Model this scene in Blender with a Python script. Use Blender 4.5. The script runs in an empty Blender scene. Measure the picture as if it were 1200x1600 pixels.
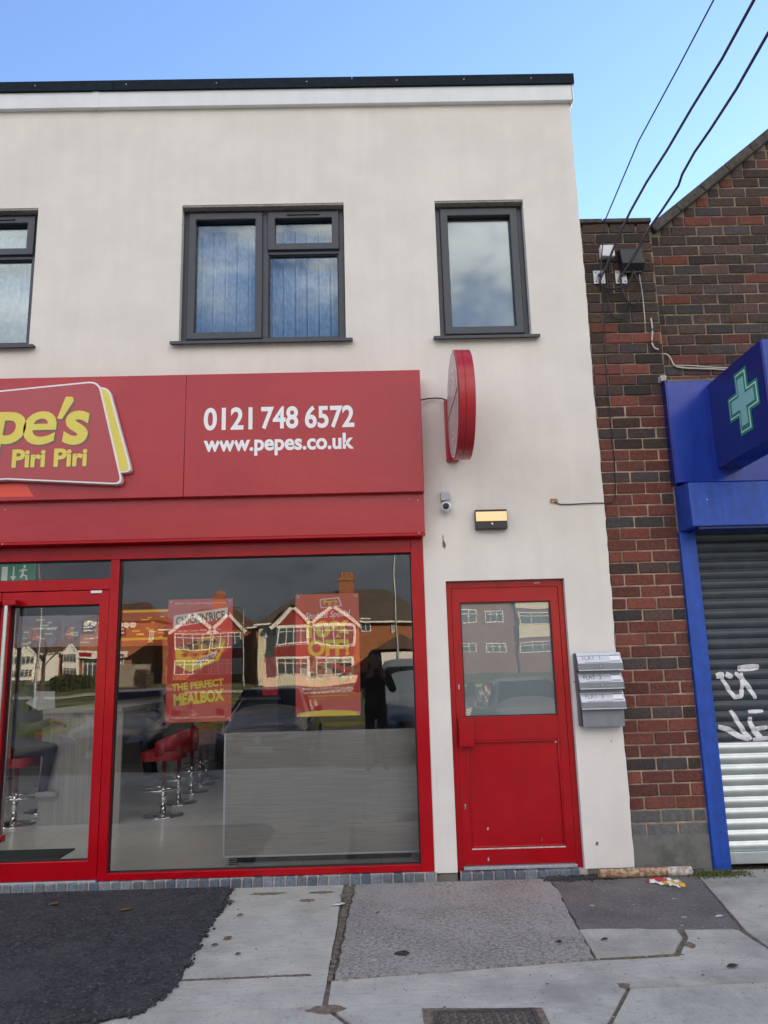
import bpy, bmesh, math, random
from mathutils import Vector, Matrix
rnd = random.Random(7)
R = math.radians
scene = bpy.context.scene
col = scene.collection

# ------------------------------------------------------------------ camera
PITCH, YAW, ROLL = R(11.512), R(0.8316), R(-1.506)
CAMZ, CAMY, FPX = 1.52, -6.0, 1200.0
_fw = Vector((math.sin(YAW)*math.cos(PITCH), math.cos(YAW)*math.cos(PITCH), math.sin(PITCH)))
_rt0 = Vector((math.cos(YAW), -math.sin(YAW), 0)); _up0 = _rt0.cross(_fw)
_rt = _rt0*math.cos(ROLL) + _up0*math.sin(ROLL)
_up = _up0*math.cos(ROLL) - _rt0*math.sin(ROLL)
cam = bpy.data.objects.new('camera', bpy.data.cameras.new('camera')); col.objects.link(cam)
cam.data.sensor_fit = 'VERTICAL'; cam.data.sensor_height = 32; cam.data.lens = 24
cam.data.clip_start = 0.02; cam.data.clip_end = 2000
M3 = Matrix((_rt, _up, -_fw)).transposed()
cam.matrix_world = Matrix.Translation((0, CAMY, CAMZ)) @ M3.to_4x4()
scene.camera = cam

# ------------------------------------------------------------------ light
SUN_EL, SUN_AZ = R(22), R(44)          # azimuth clockwise from +Y (behind the shop, to the right)
CLOUD_LIT, CLOUD_SHADE = (9.5, 8.8, 8.0, 1), (4.6, 4.6, 4.6, 1)      # sunlit tops and shaded bases of the broken cloud
BANK_LIGHT, BANK_DARK = (1.9, 2.2, 2.6, 1), (.75, 1.0, 1.35, 1)
w = bpy.data.worlds.new('World'); scene.world = w; w.use_nodes = True
nt = w.node_tree; nt.nodes.clear()
def wn(t, **k):
    n = nt.nodes.new(t)
    for a, b in k.items(): setattr(n, a, b)
    return n
sky = wn('ShaderNodeTexSky', sky_type='NISHITA', sun_disc=False, sun_elevation=SUN_EL, sun_rotation=SUN_AZ,
         altitude=100, air_density=.9, dust_density=0.04, ozone_density=3.2)
tc = wn('ShaderNodeTexCoord'); sep = wn('ShaderNodeSeparateXYZ'); nt.links.new(tc.outputs['Generated'], sep.inputs[0])
def wmr(v, a, b, c, d):
    n = wn('ShaderNodeMapRange', interpolation_type='SMOOTHSTEP')
    for i, q in enumerate((a, b, c, d)): n.inputs[i+1].default_value = q
    nt.links.new(v, n.inputs[0]); return n.outputs[0]
def wm(op, a, b):
    n = wn('ShaderNodeMath', operation=op)
    for i, q in enumerate((a, b)):
        if hasattr(q, 'node'): nt.links.new(q, n.inputs[i])
        else: n.inputs[i].default_value = q
    return n.outputs[0]
mp = wn('ShaderNodeMapping'); mp.inputs['Scale'].default_value = (1, 1, 1.9); mp.inputs['Location'].default_value = (5.3, 0.6, 2.2)
nt.links.new(tc.outputs['Generated'], mp.inputs[0])
def wnoise(scale, detail, rough=.56):
    n = wn('ShaderNodeTexNoise'); n.inputs['Scale'].default_value = scale; n.inputs['Detail'].default_value = detail; n.inputs['Roughness'].default_value = rough
    nt.links.new(mp.outputs[0], n.inputs['Vector']); return n.outputs['Fac']
# broken cloud drifting in from the north (behind the camera), thick grey bank along the horizon
cover = wm('ADD', wnoise(2.6, 9), wm('ADD', wmr(sep.outputs[1], .15, -.55, -.30, .09), wmr(sep.outputs[2], .34, .10, 0, .20)))
mask = wmr(cover, .50, .64, 0, 1)
lit = wmr(wnoise(3.6, 8, .6), .34, .66, 0, 1)
bright = wn('ShaderNodeMixRGB'); bright.inputs[1].default_value = CLOUD_SHADE; bright.inputs[2].default_value = CLOUD_LIT; nt.links.new(lit, bright.inputs[0])
bank = wn('ShaderNodeMixRGB'); bank.inputs[1].default_value = BANK_DARK; bank.inputs[2].default_value = BANK_LIGHT; nt.links.new(lit, bank.inputs[0])
ccol = wn('ShaderNodeMixRGB'); nt.links.new(wmr(sep.outputs[2], .15, .30, 0, 1), ccol.inputs[0]); nt.links.new(bank.outputs[0], ccol.inputs[1]); nt.links.new(bright.outputs[0], ccol.inputs[2])
mx = wn('ShaderNodeMixRGB'); nt.links.new(mask, mx.inputs[0])
hue = wn('ShaderNodeMixRGB', blend_type='MULTIPLY'); hue.inputs[0].default_value = 1; hue.inputs[2].default_value = (.94, .965, 1.05, 1); nt.links.new(sky.outputs[0], hue.inputs[1]); nt.links.new(hue.outputs[0], mx.inputs[1]); nt.links.new(ccol.outputs[0], mx.inputs[2])
bg = wn('ShaderNodeBackground'); bg.inputs[1].default_value = .085
nt.links.new(mx.outputs[0], bg.inputs[0]); wo = wn('ShaderNodeOutputWorld'); nt.links.new(bg.outputs[0], wo.inputs[0])

sl = bpy.data.lights.new('sun', 'SUN'); sl.energy = 5.0; sl.angle = R(.53); sl.color = (1, .86, .68)
so = bpy.data.objects.new('sun', sl); col.objects.link(so)
sdir = Vector((math.sin(SUN_AZ)*math.cos(SUN_EL), math.cos(SUN_AZ)*math.cos(SUN_EL), math.sin(SUN_EL)))
so.rotation_euler = sdir.to_track_quat('Z', 'Y').to_euler(); so.location = (20, 30, 40)

vs = scene.view_settings; vs.view_transform = 'Standard'; vs.look = 'None'; vs.gamma = 1; vs.exposure = 2.2; vs.use_white_balance = True; vs.white_balance_temperature = 7050; vs.white_balance_tint = 10; vs.use_curve_mapping = False
scene.cycles.use_denoising = True
scene.cycles.max_bounces = 10; scene.cycles.transparent_max_bounces = 24; scene.cycles.caustics_reflective = False
scene.cycles.caustics_refractive = False; scene.cycles.sample_clamp_indirect = 6

# ------------------------------------------------------------------ pixel -> place
def ray(px, py): return _rt*(px-600) - _up*(py-800) + _fw*FPX
def P(px, py, Y=0.0):
    d = ray(px, py); d = d/d.y*(Y-CAMY); return (d.x, d.z+CAMZ)
def G(px, py, Z=0.0):
    d = ray(px, py); d = d/d.z*(Z-CAMZ); return (d.x, d.y+CAMY)
def PV(px, py, Y=0.0):
    x, z = P(px, py, Y); return Vector((x, Y, z))

# ------------------------------------------------------------------ materials
MATS = {}
def mat(name, c, rough=.6, metal=0, mottle=0, mscale=6, bump=0, bscale=200, bdist=.002, rand=0, speck=None, emit=None, spec=.5,
        coat=0, streak=None, trans=0, c2=None, grime=None):
    m = bpy.data.materials.new(name); m.use_nodes = True; n = m.node_tree; b = n.nodes['Principled BSDF']
    L = n.links.new
    b.inputs['Roughness'].default_value = rough; b.inputs['Metallic'].default_value = metal
    b.inputs['Specular IOR Level'].default_value = spec
    if coat: b.inputs['Coat Weight'].default_value = coat; b.inputs['Coat Roughness'].default_value = .08
    geo = n.nodes.new('ShaderNodeNewGeometry')
    def noise(scale, detail=5, vec=None, rgh=.55):
        t = n.nodes.new('ShaderNodeTexNoise'); t.inputs['Scale'].default_value = scale; t.inputs['Detail'].default_value = detail
        t.inputs['Roughness'].default_value = rgh
        L(vec or geo.outputs['Position'], t.inputs['Vector']); return t.outputs['Fac']
    cur = n.nodes.new('ShaderNodeRGB'); cur.outputs[0].default_value = (*c, 1); cur = cur.outputs[0]
    def mixc(fac, a, bcol, mode='MIX'):
        x = n.nodes.new('ShaderNodeMixRGB'); x.blend_type = mode
        if hasattr(fac, 'node'): L(fac, x.inputs[0])
        else: x.inputs[0].default_value = fac
        L(a, x.inputs[1])
        if hasattr(bcol, 'node'): L(bcol, x.inputs[2])
        else: x.inputs[2].default_value = (*bcol, 1)
        return x.outputs[0]
    def mr(v, a, b_, c_=0., d_=1.):
        x = n.nodes.new('ShaderNodeMapRange'); x.interpolation_type = 'SMOOTHSTEP'
        for i, q in enumerate((a, b_, c_, d_)): x.inputs[i+1].default_value = q
        L(v, x.inputs[0]); return x.outputs[0]
    if rand:
        oi = n.nodes.new('ShaderNodeObjectInfo')
        if c2 is not None: cur = mixc(mr(oi.outputs['Random'], 0, 1), cur, c2)
        mm = n.nodes.new('ShaderNodeMath'); mm.operation = 'MULTIPLY'; mm.inputs[1].default_value = 7.31; L(oi.outputs['Random'], mm.inputs[0])
        fr = n.nodes.new('ShaderNodeMath'); fr.operation = 'FRACT'; L(mm.outputs[0], fr.inputs[0])
        hv = n.nodes.new('ShaderNodeHueSaturation'); L(cur, hv.inputs['Color']); L(mr(fr.outputs[0], 0, 1, 1-rand, 1+rand), hv.inputs['Value']); cur = hv.outputs[0]
    elif c2 is not None:
        cur = mixc(mr(noise(mscale, 6), .38, .62), cur, c2)
    if mottle:
        f = noise(mscale, 7)
        hv = n.nodes.new('ShaderNodeHueSaturation'); L(cur, hv.inputs['Color']); L(mr(f, .3, .7, 1-mottle, 1+mottle), hv.inputs['Value']); cur = hv.outputs[0]
    if streak:      # (axis scale vector, amount)
        mpn = n.nodes.new('ShaderNodeMapping'); mpn.inputs['Scale'].default_value = streak[0]; L(geo.outputs['Position'], mpn.inputs[0])
        f = noise(1, 6, mpn.outputs[0])
        hv = n.nodes.new('ShaderNodeHueSaturation'); L(cur, hv.inputs['Color']); L(mr(f, .3, .7, 1-streak[1], 1+streak[1]), hv.inputs['Value']); cur = hv.outputs[0]
    if speck:       # list of (scale, threshold, colour, strength)
        for sc, th, sc_col, st in speck:
            cur = mixc(mr(noise(sc, 3, None, .6), th, th+.06, 0, st), cur, sc_col)
    if grime:       # (scale, threshold, colour, strength) big soft dirt
        cur = mixc(mr(noise(grime[0], 8, None, .62), grime[1], grime[1]+.2, 0, grime[3]), cur, grime[2])
    L(cur, b.inputs['Base Color'])
    if bump:
        bn = n.nodes.new('ShaderNodeBump'); bn.inputs['Strength'].default_value = bump; bn.inputs['Distance'].default_value = bdist
        L(noise(bscale, 5), bn.inputs['Height']); L(bn.outputs[0], b.inputs['Normal'])
    if emit:
        b.inputs['Emission Color'].default_value = (*emit[0], 1); b.inputs['Emission Strength'].default_value = emit[1]
    if trans: b.inputs['Transmission Weight'].default_value = trans
    MATS[name] = m; return m
def glassmat(name, base, gain, tint=(1, 1, 1), rcol=(1, 1, 1)):
    m = bpy.data.materials.new(name); m.use_nodes = True; n = m.node_tree; n.nodes.clear(); L = n.links.new
    o = n.nodes.new('ShaderNodeOutputMaterial'); mixs = n.nodes.new('ShaderNodeMixShader')
    t = n.nodes.new('ShaderNodeBsdfTransparent'); t.inputs[0].default_value = (*tint, 1)
    g = n.nodes.new('ShaderNodeBsdfGlossy'); g.inputs['Roughness'].default_value = 0.0; g.inputs[0].default_value = (*rcol, 1)
    f = n.nodes.new('ShaderNodeFresnel'); f.inputs[0].default_value = 1.5
    mm = n.nodes.new('ShaderNodeMath'); mm.operation = 'MULTIPLY_ADD'; mm.use_clamp = True
    mm.inputs[1].default_value = gain; mm.inputs[2].default_value = base
    L(f.outputs[0], mm.inputs[0]); L(mm.outputs[0], mixs.inputs[0]); L(t.outputs[0], mixs.inputs[1]); L(g.outputs[0], mixs.inputs[2]); L(mixs.outputs[0], o.inputs[0])
    # faint waviness of the float glass
    geo = n.nodes.new('ShaderNodeNewGeometry'); nzz = n.nodes.new('ShaderNodeTexNoise'); nzz.inputs['Scale'].default_value = 1.6; nzz.inputs['Detail'].default_value = 1
    L(geo.outputs['Position'], nzz.inputs['Vector'])
    bn = n.nodes.new('ShaderNodeBump'); bn.inputs['Strength'].default_value = .5; bn.inputs['Distance'].default_value = .0032; L(nzz.outputs['Fac'], bn.inputs['Height'])
    L(bn.outputs[0], g.inputs['Normal'])
    MATS[name] = m; return m

mat('render', (.75, .715, .67), .92, mottle=.045, mscale=2.2, bump=.55, bscale=120, bdist=.006, speck=[(60, .60, (.68, .63, .58), .35)], grime=(.9, .52, (.68, .635, .585), .30), streak=((9, 1, .7), .018))
mat('reveal', (.30, .28, .25), .9, mottle=.2, mscale=30, bump=.5, bscale=120)
mat('cement', (.19, .185, .17), .92, mottle=.3, mscale=11, grime=(4, .5, (.07, .075, .06), .7), bump=.9, bscale=90, bdist=.006, c2=(.14, .14, .13))
mat('upvc_white', (.70, .73, .76), .35, mottle=.03, mscale=3, streak=((6, 1, 1), .04))
mat('felt_black', (.008, .015, .024), .7, spec=.15, mottle=.25, mscale=20)
mat('anthracite', (.040, .050, .064), .42, mottle=.08, mscale=14, bump=.05, bscale=400, bdist=.001)
mat('gasket', (.010, .011, .013), .5)
mat('sign_red', (.40, .016, .026), .28, mottle=.05, mscale=2, spec=.5, bump=.35, bscale=2.2, bdist=.02, streak=((10, 1, .9), .018))
mat('frame_red', (.40, .0012, .008), .19, streak=((9, 9, 3), .06), mottle=.06, mscale=5, spec=.35, bump=.03, bscale=60)
mat('door_red', (.38, .0012, .007), .20, mottle=.08, mscale=7, spec=.42, grime=(5, .60, (.36, .02, .025), .3), bump=.06, bscale=45)
mat('scuff', (.58, .50, .49), .6, mottle=.3, mscale=60)
mat('letter_white', (.82, .84, .86), .4)
mat('logo_white', (.78, .76, .76), .35)
mat('logo_yellow', (.72, .60, .10), .4, mottle=.03)
mat('logo_red', (.40, .035, .045), .3, spec=.6)
mat('disc_face_sheen', (.52, .33, .31), .25)  # red face; its grazing reflection of sky and wall is put in as pink
mat('letter_shadow', (.16, .10, .09), .5)
mat('sign_orange', (.75, .07, .04), .4)
mat('steel', (.62, .61, .58), .28, metal=1, streak=((60, 60, 2), .12))
mat('chrome', (.8, .8, .8), .08, metal=1)
mat('white_plastic', (.72, .74, .76), .35)
mat('grey_plastic', (.42, .46, .50), .4)
mat('black_plastic', (.018, .019, .021), .35, mottle=.1)
mat('lens_lit', (.75, .6, .4), .3, emit=((1, .50, .15), .13))
mat('mail_light', (.60, .64, .70), .3, metal=.25, mottle=.05, mscale=12)
mat('mail_grey', (.20, .215, .235), .42, mottle=.08, mscale=10)
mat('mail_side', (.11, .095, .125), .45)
mat('ink', (.10, .10, .12), .7)
mat('brick_red', (.165, .048, .034), .9, rand=.20, c2=(.115, .040, .032), mottle=.22, mscale=45, bump=.8, bscale=120, bdist=.005)
mat('brick_dark', (.050, .043, .046), .9, rand=.22, c2=(.080, .045, .038), mottle=.25, mscale=45, bump=.8, bscale=120, bdist=.005)
mat('brick_soot', (.068, .038, .030), .92, rand=.26, c2=(.036, .029, .026), mottle=.28, mscale=40, bump=.8, bscale=120, bdist=.005)
mat('brick_plinth', (.085, .088, .092), .9, rand=.2, c2=(.12, .12, .118), mottle=.2, mscale=30, bump=.7, bscale=110, bdist=.005)
mat('brick_blue', (.10, .13, .17), .6, rand=.3, c2=(.15, .165, .19), mottle=.25, mscale=60, bump=.5, bscale=150, bdist=.003)
mat('mortar', (.34, .25, .18), .95, mottle=.3, mscale=14, bump=.9, bscale=80, bdist=.006, grime=(2.2, .48, (.13, .10, .08), .85))
mat('mortar_dark', (.21, .165, .12), .95, mottle=.45, mscale=7, bump=.9, bscale=180, bdist=.004)
mat('mortar_grey', (.42, .38, .34), .95, mottle=.2, mscale=30, bump=.8, bscale=160)
mat('coping', (.07, .062, .055), .9, mottle=.35, mscale=18, bump=.8, bscale=90, bdist=.006)
mat('blue_fascia', (.004, .036, .33), .18, mottle=.08, mscale=3, spec=.55, bump=.3, bscale=2.5, bdist=.015, streak=((14, 1, .9), .10), grime=(5, .60, (.07, .09, .22), .5))
mat('blue_paint', (.006, .060, .36), .42, mottle=.14, mscale=12, bump=.3, bscale=50, streak=((20, 20, 1.2), .14), grime=(7, .60, (.05, .08, .17), .6))
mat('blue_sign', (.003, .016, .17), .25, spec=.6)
mat('cross_green', (.01, .25, .15), .4)
mat('cross_pale', (.30, .58, .56), .35)
mat('cross_white', (.75, .86, .84), .35)
mat('shutter_dark', (.030, .042, .054), .42, mottle=.2, mscale=9, spec=.5, streak=((2, 2, 30), .15))
mat('shutter_steel', (.55, .60, .60), .36, metal=.75, mottle=.08, mscale=8)
mat('graffiti', (.66, .66, .68), .7, mottle=.15, mscale=40)
mat('cable_black', (.014, .014, .016), .5)
mat('cable_pale', (.55, .52, .47), .6)
mat('cable_wire', (.05, .035, .05), .5)
mat('galv', (.42, .45, .48), .45, metal=.5, mottle=.15, mscale=40)
mat('rust', (.30, .16, .09), .85, mottle=.3, mscale=30, c2=(.40, .29, .19), bump=.5, bscale=90)
mat('pipe_white', (.62, .60, .57), .8, c2=(.36, .28, .22), mscale=28)
mat('concrete', (.475, .465, .405), .93, mottle=.10, mscale=4, bump=.6, bscale=150, bdist=.004, grime=(1.3, .48, (.26, .25, .225), .7), streak=((9, 40, 9), .07), speck=[(26, .60, (.30, .29, .27), .5), (55, .62, (.20, .19, .17), .5), (48, .62, (.56, .55, .52), .5)])
mat('concrete_b', (.45, .44, .385), .93, mottle=.10, mscale=3, bump=.6, bscale=150, bdist=.004, grime=(1.8, .50, (.25, .24, .215), .65), streak=((40, 9, 9), .06), speck=[(22, .60, (.29, .28, .26), .5), (60, .62, (.20, .19, .17), .5), (50, .62, (.55, .54, .51), .5)])
mat('macadam', (.33, .31, .27), .95, mottle=.14, mscale=2.5, bump=1.0, bscale=95, bdist=.008, grime=(1.1, .46, (.40, .38, .36), .6), speck=[(38, .50, (.15, .14, .135), .65), (60, .56, (.50, .47, .45), .75), (90, .60, (.10, .10, .10), .6)])
mat('macadam_dark', (.155, .145, .135), .95, mottle=.18, mscale=3, bump=1.0, bscale=95, bdist=.007, grime=(1.7, .5, (.23, .21, .19), .6), speck=[(40, .54, (.09, .085, .08), .6), (65, .60, (.32, .30, .28), .6)])
mat('tarmac_new', (.036, .038, .041), .82, mottle=.4, mscale=9, bump=1.0, bscale=36, bdist=.03, grime=(1.4, .46, (.065, .066, .064), .7), speck=[(32, .52, (.012, .013, .015), .8), (50, .57, (.12, .125, .125), .75), (24, .68, (.22, .22, .21), .7)])
mat('joint_dirt', (.165, .140, .110), .98, mottle=.35, mscale=30, bump=1, bscale=120, bdist=.006)
mat('dirt_brown', (.20, .155, .115), .98, mottle=.35, mscale=40, bump=1, bscale=150, bdist=.006)
mat('road', (.070, .070, .072), .9, mottle=.12, mscale=3, bump=.6, bscale=80, bdist=.005)
mat('road_paint', (.68, .67, .62), .8, mottle=.15, mscale=9)
mat('kerb', (.30, .29, .275), .9, mottle=.15, mscale=8)
mat('grass', (.060, .105, .022), .95, mottle=.3, mscale=1.5, c2=(.11, .115, .035), bump=1, bscale=30, bdist=.05)
mat('weed', (.085, .105, .030), .9, mottle=.35, mscale=60)
mat('cast_iron', (.075, .068, .062), .75, mottle=.3, mscale=40, bump=.5, bscale=90)
mat('leaf_dry', (.19, .10, .045), .85, mottle=.3, mscale=70)
mat('leaf_dark', (.045, .035, .028), .85)
mat('paper_white', (.75, .74, .72), .8)
mat('packet_red', (.55, .03, .025), .35)
mat('packet_yellow', (.7, .42, .04), .4)
# inside
mat('tile_floor', (.72, .715, .69), .16, mottle=.07, mscale=1.2, spec=.5, bump=.04, bscale=20)
mat('wall_inside', (.14, .135, .135), .8, mottle=.06)
mat('ceiling_inside', (.14, .14, .14), .9)
mat('grey_wood', (.36, .35, .325), .5, mottle=.06, mscale=2, streak=((3.0, 3, 150), .13), bump=.06, bscale=40)
mat('grey_wood_v', (.33, .325, .305), .55, mottle=.06, mscale=2, streak=((60, 60, 1.6), .12))
mat('alu_trim', (.62, .68, .74), .4, metal=.2)
mat('red_vinyl', (.30, .006, .016), .38, mottle=.08, mscale=14)
mat('doormat', (.020, .030, .033), .95, mottle=.2, mscale=60)
mat('added_panel_glow', (.8, .8, .8), .5, emit=((.93, .98, 1.0), 1.0))  # glow of the added ceiling panels
mat('menu_lit', (.4, .06, .03), .5, emit=((.55, .12, .05), .065))
mat('menu_pale', (.5, .5, .55), .5, emit=((.50, .46, .60), .035))
mat('menu_gold', (.6, .4, .05), .5, emit=((.75, .45, .06), .10))
mat('exit_green', (.03, .22, .15), .5, emit=((.03, .45, .25), .03))
mat('exit_white', (.8, .85, .82), .5, emit=((.8, .9, .85), .055))
mat('fridge_red', (.30, .012, .02), .3, emit=((.55, .02, .03), .045), c2=(.12, .004, .01), mscale=9)
mat('poster_red', (.68, .045, .030), .4, mottle=.05, mscale=4)
mat('poster_yellow', (.95, .74, .05), .5)
mat('poster_gold', (.75, .36, .03), .5)
mat('poster_white', (.90, .91, .93), .5)
mat('poster_dark', (.16, .07, .02), .5)
mat('food_brown', (.20, .065, .025), .6, mottle=.4, mscale=90)
mat('food_orange', (.55, .20, .04), .6, mottle=.3, mscale=90)
mat('food_char', (.04, .025, .018), .6)
mat('food_cream', (.72, .60, .38), .6, mottle=.2, mscale=80)
mat('blind', (.58, .68, .80), .85, mottle=.12, mscale=22, streak=((40, 40, 14), .16))  # the sky's blue reflection is put into the slat colour
mat('film_frost', (.50, .52, .51), .55, mottle=.03, mscale=2)
mat('film_door', (.33, .39, .42), .4, mottle=.05, mscale=2)
glassmat('glass_shop', .012, 1.0, (.99, .995, .992))
glassmat('glass_upper', .022, 1.15, (.90, .95, .99), (.80, .92, 1.0))
glassmat('glass_door', .012, .85, (.97, .98, .98))
mat('glass_far', (.05, .06, .07), .06, spec=1)
mat('glass_car', (.012, .014, .017), .04, spec=.8)
# people
mat('coat_black', (.010, .010, .012), .8)
mat('coat_teal', (.016, .040, .062), .75, mottle=.2, mscale=10)
mat('coat_purple', (.028, .018, .042), .8, mottle=.2, mscale=10)
mat('trouser', (.014, .016, .024), .85)
mat('skin', (.42, .23, .155), .55)
mat('skin_brown', (.20, .10, .06), .55)
mat('hair_dark', (.012, .009, .008), .6)
mat('shoe_white', (.30, .30, .30), .6)
# opposite side
mat('house_cream', (.72, .66, .50), .9, mottle=.05)
mat('house_white', (.80, .78, .73), .85, mottle=.04)
mat('house_brick', (.34, .13, .055), .9, mottle=.18, mscale=2, bump=.3, bscale=10)
mat('house_brick_b', (.20, .115, .10), .9, mottle=.15, mscale=2)
mat('house_tile_hung', (.26, .035, .028), .7, mottle=.12, mscale=3)
mat('roof_tile', (.115, .062, .040), .9, mottle=.2, mscale=3, streak=((.4, 6, 9), .2))
mat('roof_tile_grey', (.10, .078, .060), .9, mottle=.2, mscale=3, streak=((.4, 6, 9), .2))
mat('clay_pot', (.42, .16, .07), .85)
mat('fence_wood', (.30, .26, .20), .9, mottle=.2, mscale=2)
mat('bark', (.085, .062, .045), .95, mottle=.3, mscale=6)
mat('hedge', (.045, .055, .018), .9, mottle=.4, mscale=2)
mat('lamp_steel', (.20, .23, .22), .5, metal=.6)
mat('car_black', (.010, .011, .014), .25, coat=.7)
mat('car_blue', (.008, .016, .045), .25, coat=.7)
mat('car_silver', (.22, .27, .32), .35, metal=.3, coat=.5)
mat('car_grey', (.055, .058, .062), .3, coat=.6)
mat('tyre', (.015, .015, .016), .85)
mat('rim', (.40, .41, .42), .3, metal=.8)
mat('head_glass', (.55, .58, .60), .12, spec=.8)
mat('tail_red', (.35, .01, .01), .2)
mat('plate', (.62, .62, .58), .4)
mat('pole_wood', (.10, .075, .055), .9, mottle=.25, mscale=8)

# ------------------------------------------------------------------ builders
class MB:
    def __init__(s): s.v = []; s.f = []
    def add(s, vs, fs):
        k = len(s.v); s.v += [tuple(v) for v in vs]; s.f += [tuple(i+k for i in f) for f in fs]; return s
    def box(s, x0, x1, y0, y1, z0, z1):
        return s.add([(x0,y0,z0),(x1,y0,z0),(x1,y1,z0),(x0,y1,z0),(x0,y0,z1),(x1,y0,z1),(x1,y1,z1),(x0,y1,z1)],
                     [(0,3,2,1),(4,5,6,7),(0,1,5,4),(1,2,6,5),(2,3,7,6),(3,0,4,7)])
    def prism(s, pts, a, b, axis='y'):
        """outline pts (2D) extruded from a to b along axis; y: pts=(x,z); z: pts=(x,y); x: pts=(y,z)"""
        n = len(pts)
        def q(p, t): return {'y': (p[0], t, p[1]), 'z': (p[0], p[1], t), 'x': (t, p[0], p[1])}[axis]
        vs = [q(p, a) for p in pts] + [q(p, b) for p in pts]
        fs = [tuple(range(n)), tuple(range(2*n-1, n-1, -1))] + [(i, (i+1) % n + 0, (i+1) % n + n, i+n) for i in range(n)]
        return s.add(vs, fs)
    def frame(s, x0, x1, z0, z1, y0, y1, t, tb=None, tt=None):
        """picture frame in the xz plane, mitre-free, one closed loop"""
        tb = t if tb is None else tb; tt = t if tt is None else tt
        o = [(x0,z0),(x1,z0),(x1,z1),(x0,z1)]; i = [(x0+t,z0+tb),(x1-t,z0+tb),(x1-t,z1-tt),(x0+t,z1-tt)]
        vs = [(p[0],y0,p[1]) for p in o+i] + [(p[0],y1,p[1]) for p in o+i]
        fs = []
        for k in range(4):
            j = (k+1) % 4
            fs += [(k, j, j+4, k+4), (k+8, k+12, j+12, j+8), (k, k+8, j+8, j), (k+4, j+4, j+12, k+12)]
        return s.add(vs, fs)
    def tube(s, pts, r, n=8, caps=True):
        pts = [Vector(p) for p in pts]; rs = r if isinstance(r, (list, tuple)) else [r]*len(pts)
        rings = []; up = Vector((0, 0, 1))
        for i, p in enumerate(pts):
            d = (pts[min(i+1, len(pts)-1)] - pts[max(i-1, 0)]).normalized()
            a = d.cross(up)
            if a.length < .05: a = d.cross(Vector((1, 0, 0)))
            a.normalize(); b = d.cross(a).normalized()
            rings.append([p + (a*math.cos(2*math.pi*k/n) + b*math.sin(2*math.pi*k/n))*rs[i] for k in range(n)])
        vs = [v for q in rings for v in q]; fs = []
        for i in range(len(pts)-1):
            for k in range(n): fs.append((i*n+k, i*n+(k+1) % n, (i+1)*n+(k+1) % n, (i+1)*n+k))
        if caps: fs += [tuple(range(n-1, -1, -1)), tuple(range((len(pts)-1)*n, len(pts)*n))]
        return s.add(vs, fs)
    def lathe(s, prof, c=(0, 0, 0), n=24, axis='z'):
        """prof: (radius, height) pairs"""
        vs = []
        for (r, h) in prof:
            for k in range(n):
                a = 2*math.pi*k/n; u, v_ = r*math.cos(a), r*math.sin(a)
                vs.append({'z': (c[0]+u, c[1]+v_, c[2]+h), 'x': (c[0]+h, c[1]+u, c[2]+v_), 'y': (c[0]+u, c[1]+h, c[2]+v_)}[axis])
        m = len(prof); fs = []
        for i in range(m-1):
            for k in range(n): fs.append((i*n+k, i*n+(k+1) % n, (i+1)*n+(k+1) % n, (i+1)*n+k))
        fs += [tuple(range(n-1, -1, -1)), tuple(range((m-1)*n, m*n))]
        return s.add(vs, fs)
    def capsule(s, a, b, ra, rb, n=12):
        a = Vector(a); b = Vector(b); d = (b-a); L = d.length; d = d.normalized() if L > 1e-6 else Vector((0, 0, 1))
        pts = []; rs = []
        for k in range(5):
            t = math.pi/2*k/5+.12; pts.append(a - d*ra*math.cos(t)); rs.append(ra*math.sin(t))
        pts.append(a); rs.append(ra); pts.append(b); rs.append(rb)
        for k in range(4, -1, -1):
            t = math.pi/2*k/5+.12; pts.append(b + d*rb*math.cos(t)); rs.append(rb*math.sin(t))
        # avoid zero-length steps
        q = [(pts[0], rs[0])]
        for p_, r_ in zip(pts[1:], rs[1:]):
            if (p_-q[-1][0]).length > 1e-5: q.append((p_, r_))
        return s.tube([p_ for p_, _ in q], [r_ for _, r_ in q], n)
    def mesh(s, name, m, smooth=False, recalc=True):
        me = bpy.data.meshes.new(name); me.from_pydata(s.v, [], s.f)
        if recalc:
            bm = bmesh.new(); bm.from_mesh(me); bmesh.ops.recalc_face_normals(bm, faces=bm.faces); bm.to_mesh(me); bm.free()
        if m: me.materials.append(MATS[m])
        if smooth:
            me.polygons.foreach_set('use_smooth', [True]*len(me.polygons))
        return me
    def build(s, name, m, parent=None, bevel=0, smooth=False, seg=2, angle=35):
        o = bpy.data.objects.new(name, s.mesh(name, m, smooth or bevel > 0)); col.objects.link(o)
        if parent: o.parent = parent
        if bevel:
            b = o.modifiers.new('bevel', 'BEVEL'); b.width = bevel; b.segments = seg; b.limit_method = 'ANGLE'; b.angle_limit = R(30)
        if smooth or bevel:
            if hasattr(o.data, 'set_sharp_from_angle'): o.data.set_sharp_from_angle(angle=R(angle))
        return o
def tag(o, label, cat, group=None, kind=None):
    if label: o['label'] = label
    if cat: o['category'] = cat
    if group: o['group'] = group
    if kind: o['kind'] = kind
    return o
def thing(name, label, cat, loc=(0, 0, 0), group=None, rz=0):
    o = bpy.data.objects.new(name, None); col.objects.link(o); o.location = loc; o.rotation_euler = (0, 0, rz); o.empty_display_size = .2
    return tag(o, label, cat, group)
def place(o, parent):
    """parent without moving (parents are unrotated empties or identity meshes)"""
    o.parent = parent
    if parent.location.length > 0 or parent.rotation_euler.z: o.matrix_parent_inverse = (Matrix.Translation(parent.location) @ parent.rotation_euler.to_matrix().to_4x4()).inverted()
    return o
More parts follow.
